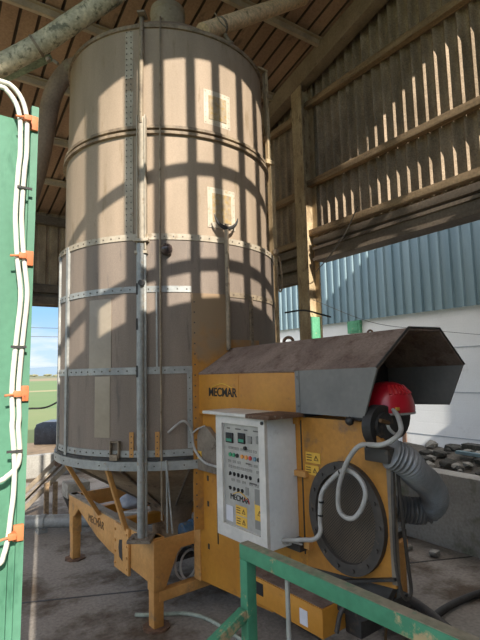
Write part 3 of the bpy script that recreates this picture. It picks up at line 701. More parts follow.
# base box (skid) with dusty top
b = MB(); b.box(P0-.10, .20, -2.10, -1.45, .40, .535, bev=.006); b.box(-.2, .15, -1.7, -1.5, .27, .41)
sk = b.build('base_box', 'yellow', FU)
b = MB(); b.box(P0-.09, .19, -2.09, -1.46, .536, .539); b.build('dust_layer', 'hood_dust', sk)
b = MB(); b.box(P0-.1025, P0-.0995, -2.0, -1.945, .42, .495); b.build('paper_label', 'white_label', sk)
b = MB(); b.box(P0-.1025, P0-.0995, -1.66, -1.57, .45, .515); b.build('name_plate', 'ink', sk)
b = MB(); b.tube(catmull([(-.33, -2.135, .43), (-.30, -2.15, .53), (-.18, -2.155, .57), (-.10, -2.155, .53)], 5), .012, 8); b.build('grab_handle', 'fan', sk)
b = MB(); b.box(-.10, .15, -1.70, -1.60, .544, .62, bev=.01); b.tube([(-.20, -1.62, .58), (-.20, -1.80, .57)], .028, 12); b.build('drive_unit', 'dark', sk)
b = MB(); b.box(-.25, .15, -2.22, -2.12, .40, .50, bev=.01); b.build('hitch_block', 'dark', sk)

# burner under the hood
BU = empty('oil_burner', (1.95, 3.94, 0), R(3.5), 'glossy red domed burner cover under the open end of the hood', 'burner')
b = MB(); bc = Vector((-.075, -2.31, 1.50))
prof = []
for k in range(9): a = k*PI/2/8; prof.append((.128*math.cos(a)**.8 if k < 8 else 0.0, .125*math.sin(a)))
t = bmesh.new()
mb2 = MB(); mb2.lathe([(.128, -.028), (.131, -.018), (.131, 0)]+prof[1:], 40)
for v in mb2.b.verts: v.co = Vector((v.co.x*1.05, v.co.y*1.05, v.co.z))+bc
dome = mb2.build('red_cover', 'red', BU, weld=True, angle=60)
b = MB()
for k in range(7):
    a = R(225+k*12); p = bc+Vector((.118*math.cos(a), .118*math.sin(a), .062)); q = bc+Vector((.078*math.cos(a), .078*math.sin(a), .104))
    b.bar(p, q, .012, .02, up=(math.cos(a), math.sin(a), 1), bev=.002)
b.build('vent_rib', 'red_lamp', dome)
b = MB(); b.lathe([(.138, -.034), (.138, -.024), (.12, -.024)], 40); 
for v in b.b.verts: v.co += bc
b.build('cover_rim', 'galv', dome)
b = MB(); b.box(-.165, -.145, -2.432, -2.420, 1.49, 1.505); islands(b, 'badge', 'sticker', dome)
b = MB(); b.tube([(-.23, -2.345, 1.42), (-.23, -2.395, 1.42)], .10, 32); b.tube([(-.23, -2.395, 1.42), (-.23, -2.41, 1.42)], .065, 24); b.tube([(-.05, -2.12, 1.46), (-.05, -2.35, 1.46)], .12, 24)
b.build('fan_casing', 'dark', BU)
b = MB(); b.box(-.31, -.25, -2.36, -2.28, 1.445, 1.47, bev=.008); b.build('gas_train', 'dark', BU)
b = MB(); b.ball((-.335, -2.28, 1.445), .022); b.build('pressure_switch', 'black', BU)
b = MB(); b.tube([(-.30, -2.43, 1.455), (-.25, -2.44, 1.44)], .010, 8); b.build('brass_fitting', 'ink_brown', BU)
b = MB(); b.tube(catmull([(-.20, -2.43, 1.50), (-.17, -2.44, 1.46), (-.17, -2.45, 1.41), (-.21, -2.45, 1.385), (-.245, -2.44, 1.41), (-.25, -2.43, 1.44)], 6), .008, 8); b.build('fuel_hose', 'conduit', BU)
# outlet box & flexible duct
DU = empty('flexible_duct', (1.95, 3.94, 0), R(3.5), 'grey ribbed flexible duct curving down beside the furnace', 'duct')
b = MB(); b.box(-.36, -.262, -2.505, -2.375, 1.275, 1.34, bev=.01); b.build('outlet_box', 'fan', DU)
path = catmull([(-.31, -2.48, 1.315), (-.25, -2.51, 1.28), (-.18, -2.50, 1.235), (-.09, -2.475, 1.185), (.02, -2.45, 1.13), (.12, -2.425, 1.05), (.175, -2.38, .985), (.17, -2.33, .945), (.10, -2.28, .95), (.03, -2.20, .965), (.0, -2.05, .97), (.0, -1.93, .97)], 30)
L_ = [0]
for a, c in zip(path, path[1:]): L_.append(L_[-1]+(c-a).length)
# resample evenly
NP = 640; ev = []; j = 0
for i in range(NP):
    s_ = L_[-1]*i/(NP-1)
    while j < len(L_)-2 and L_[j+1] < s_: j += 1
    t_ = (s_-L_[j])/max(1e-9, L_[j+1]-L_[j]); ev.append(path[j].lerp(path[j+1], min(1, t_)))
b = MB(); b.tube(ev, .075, 28, rf=lambda i: .055+.015*abs(math.sin(i*PI/10)) if i < 520 else .064+.003*abs(math.sin(i*PI/10)))
b.build('ribbed_tube', 'duct', DU, angle=30)
# conduits on the furnace
b = MB(); b.tube(catmull([(-.42, -1.87, .81), (-.40, -1.985, .837), (-.40, -2.08, .865), (-.40, -2.122, .91), (-.40, -2.122, .97), (-.40, -2.14, 1.091), (-.39, -2.198, 1.167), (-.385, -2.278, 1.223), (-.38, -2.35, 1.202), (-.38, -2.388, 1.145), (-.38, -2.37, 1.076), (-.385, -2.327, 1.019), (-.39, -2.278, 1.008), (-.40, -2.246, 1.042), (-.41, -2.257, 1.13), (-.415, -2.29, 1.213), (-.415, -2.336, 1.292), (-.41, -2.40, 1.352), (-.40, -2.496, 1.362), (-.37, -2.54, 1.385), (-.32, -2.55, 1.42), (-.26, -2.50, 1.47), (-.2, -2.44, 1.49)], 9), .0115, 10)
cd = tag(at_bin(b.build('armoured_conduit', 'conduit')), 'pale armoured conduit looping over the fan inlet mesh', 'conduit')
for p, q in (((-.40, -2.125, .985), (-.40, -2.126, .992)), ((-.40, -2.135, 1.05), (-.40, -2.136, 1.057)), ((-.387, -2.25, 1.207), (-.386, -2.257, 1.211)), ((-.405, -2.43, 1.356), (-.404, -2.438, 1.357))):
    b = MB(); b.tube([p, q], .0135, 12); b.build('tape_ring', 'ink', cd)

# control cabinet
CB = empty('control_cabinet', (1.95, 3.94, 0), R(3.5), 'white control cabinet with a glazed door mounted on the ochre furnace', 'control cabinet')
CX = -.4975
b = MB(); b.box(CX, P0-.002, -1.862, -1.42, .768, 1.438, bev=.006); cbody = b.build('cabinet_body', 'cab', CB)
b = MB(); b.box(P0-.06, P0-.002, -1.92, -1.46, .745, .80); b.build('wall_bracket', 'dark', CB)
b = MB()
y0_, y1_, z0_, z1_ = -1.862, -1.42, .762, 1.44; iy0, iy1, iz0, iz1 = -1.812, -1.478, .832, 1.398
for q in ((y0_, iy0, z0_, z1_), (iy1, y1_, z0_, z1_), (iy0, iy1, z0_, iz0), (iy0, iy1, iz1, z1_)): b.box(CX-.022, CX-.001, *q)
door = b.build('door_frame', 'cab_frame', CB, smooth=False)
b = MB(); b.box(CX-.006, CX-.002, iy0, iy1, iz0, iz1); pn = tag(b.build('control_panel', 'panel', CB), 'grey panel of switches and lamps behind the glass')
b = MB()
for (yy, zz) in ((y0_+.014, z1_-.02), (y0_+.014, z0_+.02)): b.disc((CX-.022, yy, zz), (-1, 0, 0), .009, .008, 10)
islands(b, 'door_lock', 'black', door)
px = CX-.006
for (a, c), (d, e) in (((-1.505, 1.344), (-1.571, 1.288)), ((-1.62, 1.351), (-1.681, 1.294))):
    b = MB(); b.box(px-.008, px, c and d, a, e, c, bev=.002); b.build('display_unit', 'ink', pn)
    b = MB(); b.box(px-.0095, px-.008, d+.008, a-.008, e+.008, e+.024); b.build('display_screen', 'green_lcd', pn)
for a, c, d, e in ((-1.705, 1.339, -1.739, 1.300), (-1.779, 1.346, -1.806, 1.305)):
    b = MB(); b.box(px-.007, px, d, a, e, c, bev=.002); b.box(px-.009, px-.007, d+.006, a-.006, e+.004, e+.014); b.box(px-.009, px-.007, d+.006, a-.006, c-.016, c-.006); b.build('rocker_switch', 'grey_label', pn)
b = MB(); b.disc((px, -1.683, 1.272), (-1, 0, 0), .010, .012, 12); b.build('push_button', 'ink', pn)
for yy, m in ((-1.54, 'green_lamp'), (-1.573, 'green_lamp'), (-1.606, 'ink'), (-1.651, 'orange_lamp'), (-1.687, 'orange_lamp'), (-1.722, 'red_lamp'), (-1.761, 'blue_lamp'), (-1.795, 'ink')):
    b = MB(); b.disc((px, yy, 1.222), (-1, 0, 0), .0115, .007, 14); b.build('indicator_lamp', m, pn)
def knob(yy, zz):
    b = MB(); b.disc((px, yy, zz), (-1, 0, 0), .0105, .004, 12); a = random.uniform(-.7, .7)
    d = Vector((0, math.sin(a), math.cos(a)))*.011; b.bar(Vector((px-.006, yy, zz))-d, Vector((px-.006, yy, zz))+d, .006, .004, up=(1, 0, 0), bev=.001)
    b.build('rotary_switch', 'ink', pn)
for yy in (-1.536, -1.574, -1.611, -1.647, -1.683, -1.718, -1.79): knob(yy, 1.116)
for yy in (-1.533, -1.571, -1.608, -1.644): knob(yy, 1.035)
b = MB()     # small printed captions over each row
for zz, ys in ((1.255, (-1.54, -1.573, -1.606, -1.651, -1.687, -1.722, -1.761)), (1.18, (-1.53, -1.575, -1.62, -1.72, -1.765)), (1.150, (-1.536, -1.574, -1.611, -1.647, -1.683, -1.718, -1.785)), (1.078, (-1.56, -1.61, -1.66, -1.72, -1.77))):
    for yy in ys:
        w = .014
        for (a0_, a1_, c0_, c1_) in ((-w, w, .010, .0115), (-w, w, -.0015, 0), (-w, -w+.0015, 0, .0115), (w-.0015, w, 0, .0115), (-w*.6, w*.6, .0045, .0065)):
            b.box(px-.001, px, yy+a0_, yy+a1_, zz+c0_, zz+c1_)
b.box(px-.001, px, -1.72, -1.68, 1.185, 1.193); b.box(px-.001, px, -1.77, -1.71, 1.085, 1.093)
for k in range(4): b.box(px-.001, px, -1.51-.08*k-(.05 if k % 2 else .03), -1.51-.08*k, 1.366, 1.373)
b.build('caption_print', 'grey_ink', pn)
b = MB(); b.box(px-.002, px, -1.806, -1.752, .985, 1.065); b.box(px-.002, px, -1.70, -1.672, 1.02, 1.06); b.box(px-.002, px, -1.806, -1.75, .86, .905); islands(b, 'grey_label', 'grey_label', pn)
text('lettering', 'MECMAR', .044, face_minus_x(px-.002, -1.618, .988), 'ink', pn, space=.95)
b = MB(); b.tube(catmull([(px-.002, -1.56, 1.005), (px-.002, -1.62, 1.025), (px-.002, -1.69, 1.0)], 6), .0025, 6); b.build('logo_arc', 'sticker', pn)
b = MB(); b.tube(catmull([(px-.002, -1.655, .985), (px-.002, -1.69, 1.002), (px-.002, -1.705, .975)], 6), .0022, 6); b.build('logo_arc', 'red_lamp', pn)
sticker(-1.63, .925, .10, .052, pn, x=px); sticker(-1.63, .868, .10, .052, pn, x=px); sticker(-1.777, .945, .056, .115, pn, x=px, lines=False)
b = MB(); b.box(px-.002, px, -1.555, -1.49, .85, .935); b.build('paper_label', 'white_label', pn)
b = MB()
mt = Matrix.Translation((0, 0, 1.452)) @ Matrix.Rotation(R(0), 4, 'Y')
b.box(-.545, -.24, -1.93, -1.315, -.008, .010, mt, .003); cap = b.build('rain_cap', 'cab_frame', CB)
b = MB(); b.box(-.549, -.238, -1.935, -1.74, -.010, .0125, mt, .003); b.build('rusty_edge', 'rust', cap)
b = MB(); b.ball((CX+.11, -1.87, .80), .014); b.tube([(CX+.11, -1.87, .80), (CX+.16, -1.93, .785)], .005, 8); b.build('cable_gland', 'conduit', CB)
b = MB(); b.box(-.44, -.36, -1.55, -1.50, .745, .77); b.build('bottom_gland', 'black', CB)

# jack stand and tow gear
JK = empty('jack_stand', (3.0, 2.41, 0), R(3.5), 'ochre jack leg standing on the floor behind the furnace', 'jack')
b = MB(); b.box(-.045, .045, -.045, .045, .06, .40, bev=.005); b.box(-.06, .06, -.06, .06, .36, .44, bev=.006); b.disc((0, -.061, .40), (0, -1, 0), .02, .004, 12); b.build('outer_tube', 'frame', JK)
b = MB(); b.box(-.08, .08, -.08, .08, 0, .015); b.box(-.035, .035, -.035, .035, .01, .07); b.build('foot', 'frame', JK)
b = MB(); b.box(-.11, .11, -.02, .06, .44, .49, bev=.005); b.build('top_bracket', 'dark', JK)
b = MB(); b.tube(catmull([(2.55, 2.64, .16), (2.70, 2.50, .165), (2.786, 2.40, .165), (2.80, 2.2, .16), (2.76, 2.0, .15), (2.70, 1.80, .13), (2.70, 1.6, .08)], 6), .032, 12)
b.box(2.66, 2.80, 2.12, 2.42, .035, .15, bev=.01)
tag(b.build('tow_bar', 'fan'), 'dark curved tow bar on an ochre block on the floor by the jack', 'tow bar')
b = MB(); b.tube(catmull([(2.90, 2.06, .03), (2.989, 2.104, .03), (3.241, 2.122, .03), (3.524, 2.098, .03), (4.0, 2.0, .035)], 6), .024, 12)
tag(b.build('drain_hose', 'dark'), 'thick dark hose lying on the concrete floor at right', 'hose')
b = MB(); b.tube(catmull([(-.30, -2.482, 1.27), (-.31, -2.482, 1.10), (-.315, -2.482, .86), (-.284, -2.482, .716), (-.245, -2.482, .675), (-.212, -2.482, .703), (-.227, -2.482, .836), (-.251, -2.482, 1.057), (-.265, -2.482, 1.26)], 8), .008, 8)
tag(at_bin(b.build('cable_loop', 'fan')), 'long dark cable loop hanging from the outlet box in front of the jack', 'cable')
b = MB(); b.tube(catmull([(-.05, -2.2, 1.36), (-.0, -2.22, 1.1), (.03, -2.22, .80), (.06, -2.2, .5), (.11, -2.1, .3), (.2, -2.0, .02)], 8), .008, 8)
tag(at_bin(b.build('drop_cable', 'ink_brown')), 'brown cable dropping behind the fan casing to the floor', 'cable')
# floor hose, pale
b = MB(); b.tube(catmull([(1.37, 3.38, .015), (1.43, 3.33, .015), (1.54, 3.26, .015), (1.66, 3.18, .015), (1.74, 3.04, .015), (1.78, 2.8, .015), (1.80, 2.4, .015), (1.9, 2.0, .015)], 8), .013, 10)
tag(b.build('garden_hose', 'hose'), 'pale green hose lying on the floor beside the front leg', 'hose')

# ================================================================== OVERHEAD TUBES
b = MB(); pts = catmull([(-.1, 4.46, 3.78), (.15, 4.27, 3.93), (.499, 4.025, 4.167), (.76, 3.846, 4.347), (.957, 3.711, 4.514), (1.155, 3.574, 4.682), (1.276, 3.492, 4.792), (1.55, 3.30, 5.08), (1.9, 3.05, 5.48), (2.2, 2.84, 5.9)], 8)
b.tube(pts, .082, 24); gt = tag(b.build('grain_tube', 'pipe_old'), 'large weathered grain tube crossing overhead at top left', 'tube')
b = MB(); i = 23; b.tube([pts[i], pts[i].lerp(pts[i+1], .5)], .089, 24); b.disc(pts[i]+Vector((.12, -.09, -.13)), (.5, -.5, -.6), .013, .05, 8); b.disc(pts[i]+Vector((.08, -.05, -.10)), (.3, -.3, -.8), .018, .03, 8); b.build('joint_clamp', 'galv_dust', gt)
b = MB(); q0 = Vector((-.07, 4.6, 3.80)); q1 = Vector((.86, 3.96, 4.335)); b.bar(q0, q1, .09, .012); b.bar(q0+Vector((.025, .035, .03)), q1+Vector((.025, .035, .03)), .01, .06)
M['pipe_green'] = mat('green_grey_channel', (150, 166, 134), (124, 138, 110), (86, 80, 62), scale=8, rough=.7)
tag(b.build('support_channel', 'pipe_green'), 'greenish steel channel just beneath the overhead grain tube', 'channel')
b = MB(); s0 = Vector((1.98, 3.34, 4.62)); s1 = Vector((3.46, 3.635, 5.82)); b.tube([s0, s1], .076, 20)
sp = tag(b.build('spout_tube', 'spout'), 'beige delivery tube rising from the bin top to the right', 'tube') if 'spout' in M else None
if sp is None:
    M['spout'] = mat('beige_tube', (238, 208, 166), (222, 190, 148), (168, 140, 104), scale=5, rough=.7)
    sp = tag(b.build('spout_tube', 'spout'), 'beige delivery tube rising from the bin top to the right', 'tube')
b = MB(); c0 = s0.lerp(s1, .13); b.tube([c0, s0.lerp(s1, .145)], .08, 20); b.tube([c0+Vector((.04, -.02, -.07)), c0+Vector((.09, -.03, -.14))], .022, 10); b.disc(c0+Vector((.09, -.03, -.14)), (.2, 0, -1), .035, .012, 12)
b.tube(catmull([c0+Vector((-.1, -.09, .03)), c0+Vector((-.06, -.12, -.06)), c0+Vector((0, -.13, -.1))], 5), .006, 6); b.build('clamp', 'galv_dust', sp)
b = MB(); b.tube(catmull([(1.55, 4.95, 5.06), (1.42, 5.06, 5.09), (1.334, 5.15, 5.059), (1.262, 5.199, 4.967), (1.192, 5.248, 4.805), (1.149, 5.277, 4.597), (1.109, 5.305, 4.253), (1.07, 5.321, 4.004), (1.0, 5.342, 3.69), (.88, 5.35, 3.2), (.80, 5.35, 2.6), (.8, 5.35, .2)], 8), .10, 24)
eb = tag(b.build('elbow_duct', 'elbow'), 'brown bent duct dropping behind the left of the bin', 'duct')
b = MB(); b.tube([(1.36, 5.12, 5.075), (1.32, 5.16, 5.045)], .108, 24); b.build('joint_clamp', 'galv_dust', eb)

# ================================================================== GREEN ELEVATOR LEG
GR = empty('green_elevator_casing', (-.014, 1.80, 0), 0, 'green painted steel elevator casing standing at the left edge', 'elevator')
b = MB(); b.box(-.45, .288, 0, .30, 0, 2.625, bev=.004); cas = b.build('casing', 'green', GR); GR.rotation_euler = (0, R(.75), 0)
b = MB(); b.box(.288, .330, -.012, .03, 0, 2.645); b.box(.306, .330, -.03, -.010, 0, 2.675); b.build('corner_channel', 'green', GR)
b = MB()
for zz in (2.45, 2.06, 1.72, 1.5, 1.2): b.disc((.20, 0, zz), (0, -1, 0), .009, .008, 6)
b.build('bolt', 'dark', cas)
for zz in (2.605, 2.11, 1.645, 1.195):
    b = MB(); b.box(.295, .327, -.043, -.028, zz-.026, zz+.026, bev=.003); b.box(.275, .30, -.075, -.04, zz-.010, zz+.010, bev=.003); b.tube([(.248, -.070, zz-.005), (.28, -.070, zz)], .004, 8)
    b.build('orange_clamp', 'orange', GR)
CL = ([(.06, 2.69), (.214, 2.695), (.242, 2.685), (.270, 2.649), (.284, 2.597), (.287, 2.528), (.287, 2.465), (.283, 2.41), (.277, 2.266), (.280, 2.186), (.287, 2.092), (.299, 1.99), (.298, 1.921), (.295, 1.887), (.286, 1.773), (.280, 1.657), (.284, 1.569), (.283, 1.534), (.290, 1.463), (.294, 1.395), (.292, 1.316), (.286, 1.255), (.279, 1.185), (.268, 1.136), (.250, 1.11), (.15, 1.10), (-.1, 1.1)],
      [(.08, 2.715), (.217, 2.715), (.255, 2.709), (.288, 2.672), (.306, 2.609), (.308, 2.532), (.308, 2.469), (.303, 2.413), (.297, 2.268), (.300, 2.187), (.308, 2.094), (.320, 1.991), (.318, 1.922), (.315, 1.888), (.306, 1.773), (.300, 1.657), (.304, 1.568), (.302, 1.533), (.308, 1.463), (.306, 1.42), (.292, 1.395), (.272, 1.379), (.249, 1.367), (.15, 1.35), (-.1, 1.35)])
CL = [[(x_, 1.745, z_) for x_, z_ in c_] for c_ in CL]
for k, dx in enumerate((0, .020)):
    b = MB()
    b.tube(catmull(CL[k], 5), .0082, 10)
    tag(b.build('cable_conduit', 'white_cable'), ('left' if k == 0 else 'right')+' one of the two cream conduits clipped to the green casing', 'conduit')
b = MB()
for zz in (2.35, 1.80, 1.46): b.box(.262, .310, -.068, -.062, zz-.004, zz+.004)
b.build('cable_tie', 'dark', GR)

# ================================================================== GREEN RAILING
RG = empty('green_railing', (.997, 1.44, 0), R(3.4), 'chipped green steel railing in the foreground', 'railing')
b = MB(); b.box(-.020, .020, -1.9, .021, 1.048, 1.097, bev=.003); rl = b.build('top_rail', 'green_rail', RG)
b = MB(); b.box(-.0192, .0192, -1.9, .020, 1.0975, 1.0990); tag(b.build('dusty_top', 'rail_top', rl), 'dusty bare top of the rail')
b = MB(); b.box(-.0205, .0205, -.02, .02, 0, 1.047, bev=.003); b.build('post', 'green_rail', RG)
b = MB(); b.box(-.0205, .0205, -1.9, -1.86, 0, 1.047, bev=.003); b.build('post', 'green_rail', RG)
b = MB(); b.bar((-.02, 0, .875), (-.42, 0, .70), .036, .036, up=(0, 0, 1), bev=.003); b.build('brace', 'green_rail', RG)
b = MB(); b.bar((-.42, 0, .70), (-.48, 0, 0), .036, .036, up=(1, 0, 0), bev=.003); b.build('brace_foot', 'green_rail', RG)
b = MB(); b.tube([(0, -.20, 0), (0, -.20, 1.04)], .008, 10); tag(b.build('baluster', 'galv', RG), 'thin grey upright')

# ================================================================== LEFT BACKGROUND
b = MB()
p0 = Vector((1.05, 6.55, .02)); p1 = Vector((1.62, 6.16, .68)); b.bar(p0, p1, .012, .19, up=(-.56, -.82, 0)); b.bar(p0+Vector((-.02, -.04, .10)), p1+Vector((-.02, -.04, .10)), .02, .05); b.bar(p0+Vector((-.0, -.04, -.08)), p1+Vector((-.0, -.04, -.08)), .02, .05)
ct = tag(b.build('conveyor_trough', 'galv_dust'), 'grey inclined conveyor trough behind the bin at left', 'conveyor')
for x in (1.40, 1.50):
    b = MB(); b.bar((x, 6.2, 0), (x, 6.2, .42), .05, .04, up=(0, 1, 0)); tag(b.build('leg', 'timber', ct), 'rusty brown leg')
b = MB(); b.disc((1.52, 6.12, .64), (-.5, -.8, .2), .04, .05, 14); tag(b.build('drive_cap', 'rust', ct), 'rusty round cap')
b = MB(); b.box(1.34, 1.43, 8.60, 8.70, 0, .62); b.box(1.30, 1.47, 8.6, 8.7, .0, .04); tag(b.build('marker_post', 'white_cable'), 'white post standing in front of the kerb wall at left', 'post')
b = MB(); b.prism([(-.10, .30), (.16, .30), (.16, .46), (-.10, .46)], 'y', -.12, .12, bev=.01); b2 = b.build('bin_box', 'grey_box'); b2.location = (1.62, 5.86, .0)
tag(b2, 'small weathered white box on a black funnel beyond the frame', 'box')
b = MB(); t4 = [b.b.verts.new((sx*w+1.62+.03, sy*w+5.86, z)) for z, w in ((.10, .05), (.298, .12)) for sx, sy in ((-1, -1), (1, -1), (1, 1), (-1, 1))]
for i in range(4): b._f((t4[i], t4[(i+1) % 4], t4[4+(i+1) % 4], t4[4+i]))
b._f(t4[:4][::-1]); b._f(t4[4:])
b.box(1.62, 1.68, 5.83, 5.89, 0, .11); tag(b.build('funnel', 'black'), 'black funnel hopper under the weathered white box', 'funnel')
b = MB(); b.tube([(.86, 6.0, .11), (2.4, 5.0, .11)], .07, 18); b.tube([(1.25, 5.75, .11), (1.29, 5.72, .11)], .078, 18); b.box(1.2, 1.3, 5.68, 5.8, 0, .05); b.box(2.0, 2.1, 5.15, 5.3, 0, .05); tag(b.build('auger_tube', 'galv'), 'grey auger tube lying on the floor behind the frame', 'tube')
b = MB(); b.prism([(-.42, 0), (.62, 0), (.62, .42), (.5, .52), (.3, .555), (-.2, .555), (-.36, .50), (-.42, .38)], 'y', -.3, .3, bev=.03)
b.box(-.38, .58, -.28, .28, .46, .49)
tk = b.build('water_tank', 'tankblack'); tk.location = (3.10, 12.88, 0); tk.rotation_euler = (0, 0, R(-34)); tag(tk, 'dark rounded plastic tank standing on the dirt track', 'tank')
b = MB(); b.tube(catmull([(1.0, 5.25, 1.37), (1.15, 5.15, 1.38), (1.30, 5.0, 1.47), (1.42, 4.85, 1.50), (1.45, 4.6, 1.46)], 8), .009, 8); tag(b.build('black_cable', 'black'), 'black cable sagging from the green casing to the bin', 'cable')
# wires across the right wall
b = MB(); b.tube(catmull([(4.12, 3.58, 3.52), (4.12, 3.8, 3.25), (4.12, 4.1, 3.02), (4.12, 4.3, 2.9)], 6), .006, 6); tag(b.build('hanging_wire', 'wire'), 'thin wire hanging off the timber girt', 'wire')
b = MB(); b.tube(catmull([(4.10, 4.35, 2.55), (4.6, 3.9, 2.25), (5.2, 3.6, 2.15), (6.4, 3.5, 2.1)], 6), .003, 6); tag(b.build('slack_wire', 'wire'), 'slack thin wire leaving the column across the yard', 'wire')

# ================================================================== RUBBLE BEHIND THE LOW WALL
f = MB()
n = 26; grid = [[None]*n for _ in range(n)]
for i in range(n):
    for j in range(n):
        x = VG+.2+i*1.3/(n-1); y = 1.2+j*4.6/(n-1)
        z = .60+.16*math.sin(PI*min(1, i/(n-1)*1.1))+.05*noise.noise(Vector((x*5, y*5, 0)))-(.62 if i == n-1 else 0)
        grid[i][j] = f.b.verts.new((x, y, z))
for i in range(n-1):
    for j in range(n-1): f._f((grid[i][j], grid[i+1][j], grid[i+1][j+1], grid[i][j+1]))
struct(f, 'ground_bank', 'soil')
cnt = 0
protos = []
shape = ['jagged', 'flat', 'squarish', 'small', 'rounded']
for k in range(64):
    y = random.uniform(1.95, 3.8); x = random.uniform(VG+.26, VG+.85); s_ = random.choice((.022, .032, .045, .065))
    b = MB(); b.ball((0, 0, 0), s_, (1.2, 1.5, .7), 1)
    for v in b.b.verts: v.co += Vector(noise.noise_vector(v.co*20+Vector((k, 0, 0))))*s_*.45
    i = (x-VG-.2)/1.3
    zt = .60+.16*math.sin(PI*min(1, i*1.1))+.03
    dk = random.random() < .4
    o = b.build('rubble_piece', 'dark_debris' if dk else 'debris', smooth=False); o.location = (x, y, zt)
    tag(o, ('dark' if dk else 'pale grey')+' lump of rubble heaped behind the low concrete wall', 'rubble', 'dark rubble lumps' if dk else 'pale rubble lumps')
for lb, p, q, w, h, m in (('pale plank lying on the rubble at the right edge', (4.52, 2.05, .78), (4.60, 2.6, .76), .05, .02, 'timber'), ('blue-grey plank lying across the rubble', (4.65, 2.0, .80), (4.80, 3.0, .79), .06, .03, 'clad'), ('dark plank lying along the top of the rubble', (4.9, 1.9, .83), (4.95, 3.0, .84), .12, .05, 'dark_debris')):
    b = MB(); b.bar(p, q, w, h); tag(b.build('plank', m), lb, 'plank')
for k, (x, y, r_) in enumerate(((5.0, 2.55, .09), (4.9, 2.05, .10))):
    b = MB(); b.ball((0, 0, 0), r_, (1, 1.3, .8), 2)
    for v in b.b.verts: v.co += Vector(noise.noise_vector(v.co*14+Vector((k*7, 0, 0))))*.03
    o = b.build('boulder', 'debris'); o.location = (x, y, .87); tag(o, ('mossy grey boulder on the rubble pile', 'mossy grey boulder on the rubble at the right edge')[k], 'boulder')
# crumbs on the floor near the low wall
for k, (x, y, r_) in enumerate(((3.55, 2.75, .03), (3.95, 2.75, .05), (3.9, 3.0, .04))):
    b = MB(); b.ball((0, 0, 0), r_, (1.3, 1, .8), 1)
    for v in b.b.verts: v.co += Vector(noise.noise_vector(v.co*20+Vector((k, 3, 0))))*r_*.4
    o = b.build('stone', 'debris', smooth=False); o.location = (x, y, r_*.6); tag(o, ('white stone on the floor right of the jack leg', 'larger grey stone at the foot of the low wall', 'grey stone by the low wall')[k], 'stone')

# ================================================================== LIGHT, SKY, CAMERA
sd = bpy.data.lights.new('sun', 'SUN'); sd.energy = 6.2; sd.angle = R(.35); sd.color = (1, .94, .85)
so = bpy.data.objects.new('sun', sd); COL.objects.link(so)
az, el = -12, 30
dirv = Vector((math.sin(R(az))*math.cos(R(el)), -math.cos(R(az))*math.cos(R(el)), math.sin(R(el))))
so.rotation_euler = dirv.to_track_quat('Z', 'Y').to_euler()
w = bpy.data.worlds.new('sky'); scn.world = w; w.use_nodes = True; nt = w.node_tree; N = nt.nodes; L = nt.links
bg = N['Background']; tc = N.new('ShaderNodeTexCoord'); sx = N.new('ShaderNodeSeparateXYZ'); L.new(tc.outputs['Generated'], sx.inputs[0])
cr = N.new('ShaderNodeValToRGB'); e = cr.color_ramp
e.elements[0].position = 0; e.elements[0].color = srgb(196, 214, 232)
e.elements[1].position = 1; e.elements[1].color = srgb(70, 122, 190)
for p, c in ((.06, (178, 208, 236)), (.15, (130, 186, 234)), (.4, (92, 150, 214))):
    q = e.elements.new(p); q.color = srgb(*c)
L.new(sx.outputs['Z'], cr.inputs[0])
mp = N.new('ShaderNodeMapping'); mp.inputs['Scale'].default_value = (4, 4, 16); L.new(tc.outputs['Generated'], mp.inputs[0])
nz = N.new('ShaderNodeTexNoise'); nz.inputs['Scale'].default_value = 2.2; nz.inputs['Detail'].default_value = 7; L.new(mp.outputs[0], nz.inputs['Vector'])
mr = N.new('ShaderNodeMapRange'); mr.inputs[1].default_value = .44; mr.inputs[2].default_value = .62; L.new(nz.outputs['Fac'], mr.inputs[0])
hz = N.new('ShaderNodeMapRange'); hz.inputs[1].default_value = .11; hz.inputs[2].default_value = .045; L.new(sx.outputs['Z'], hz.inputs[0])
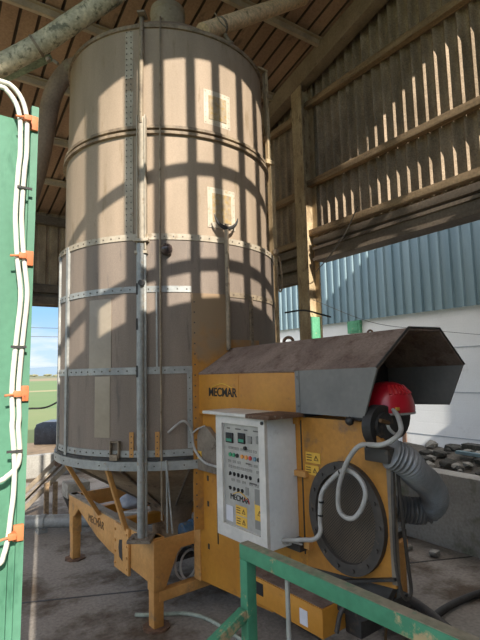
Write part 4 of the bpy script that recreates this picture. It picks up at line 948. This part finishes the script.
mu = N.new('ShaderNodeMath'); mu.operation = 'MULTIPLY'; L.new(mr.outputs[0], mu.inputs[0]); L.new(hz.outputs[0], mu.inputs[1])
mx = N.new('ShaderNodeMix'); mx.data_type = 'RGBA'; mx.inputs[7].default_value = srgb(226, 230, 240); L.new(cr.outputs[0], mx.inputs[6]); L.new(mu.outputs[0], mx.inputs[0])
L.new(mx.outputs[2], bg.inputs['Color']); ms = N.new('ShaderNodeMapRange'); ms.inputs[1].default_value = .12; ms.inputs[2].default_value = .45; ms.inputs[3].default_value = 1.05; ms.inputs[4].default_value = 2.7
L.new(sx.outputs['Z'], ms.inputs[0]); L.new(ms.outputs[0], bg.inputs['Strength'])
hw = N.new('ShaderNodeMix'); hw.data_type = 'RGBA'; hw.inputs[7].default_value = srgb(244, 236, 226)   # unseen upper sky made whiter and warmer, added fill for the shaded interior
hr = N.new('ShaderNodeMapRange'); hr.inputs[1].default_value = .15; hr.inputs[2].default_value = .5; hr.inputs[4].default_value = .75
L.new(sx.outputs['Z'], hr.inputs[0]); L.new(hr.outputs[0], hw.inputs[0]); L.new(mx.outputs[2], hw.inputs[6]); L.new(hw.outputs[2], bg.inputs['Color'])

cam = bpy.data.cameras.new('camera'); cam.sensor_fit = 'HORIZONTAL'; cam.sensor_width = 36; cam.lens = 36; cam.clip_end = 4000; cam.clip_start = .05
co = bpy.data.objects.new('camera', cam); COL.objects.link(co); scn.camera = co
yw, pt, ro = R(34.5), R(6.0), R(-1.4)
fw = Vector((math.sin(yw)*math.cos(pt), math.cos(yw)*math.cos(pt), math.sin(pt))); r0 = Vector((math.cos(yw), -math.sin(yw), 0)); u0 = r0.cross(fw)
rt = r0*math.cos(ro)+u0*math.sin(ro); up = u0*math.cos(ro)-r0*math.sin(ro)
co.matrix_world = Matrix(((rt.x, up.x, -fw.x, 0), (rt.y, up.y, -fw.y, 0), (rt.z, up.z, -fw.z, 1.7), (0, 0, 0, 1)))
vs = scn.view_settings; vs.view_transform = 'Standard'; vs.look = 'None'; vs.gamma = 1; vs.use_curve_mapping = False; vs.exposure = 0.35
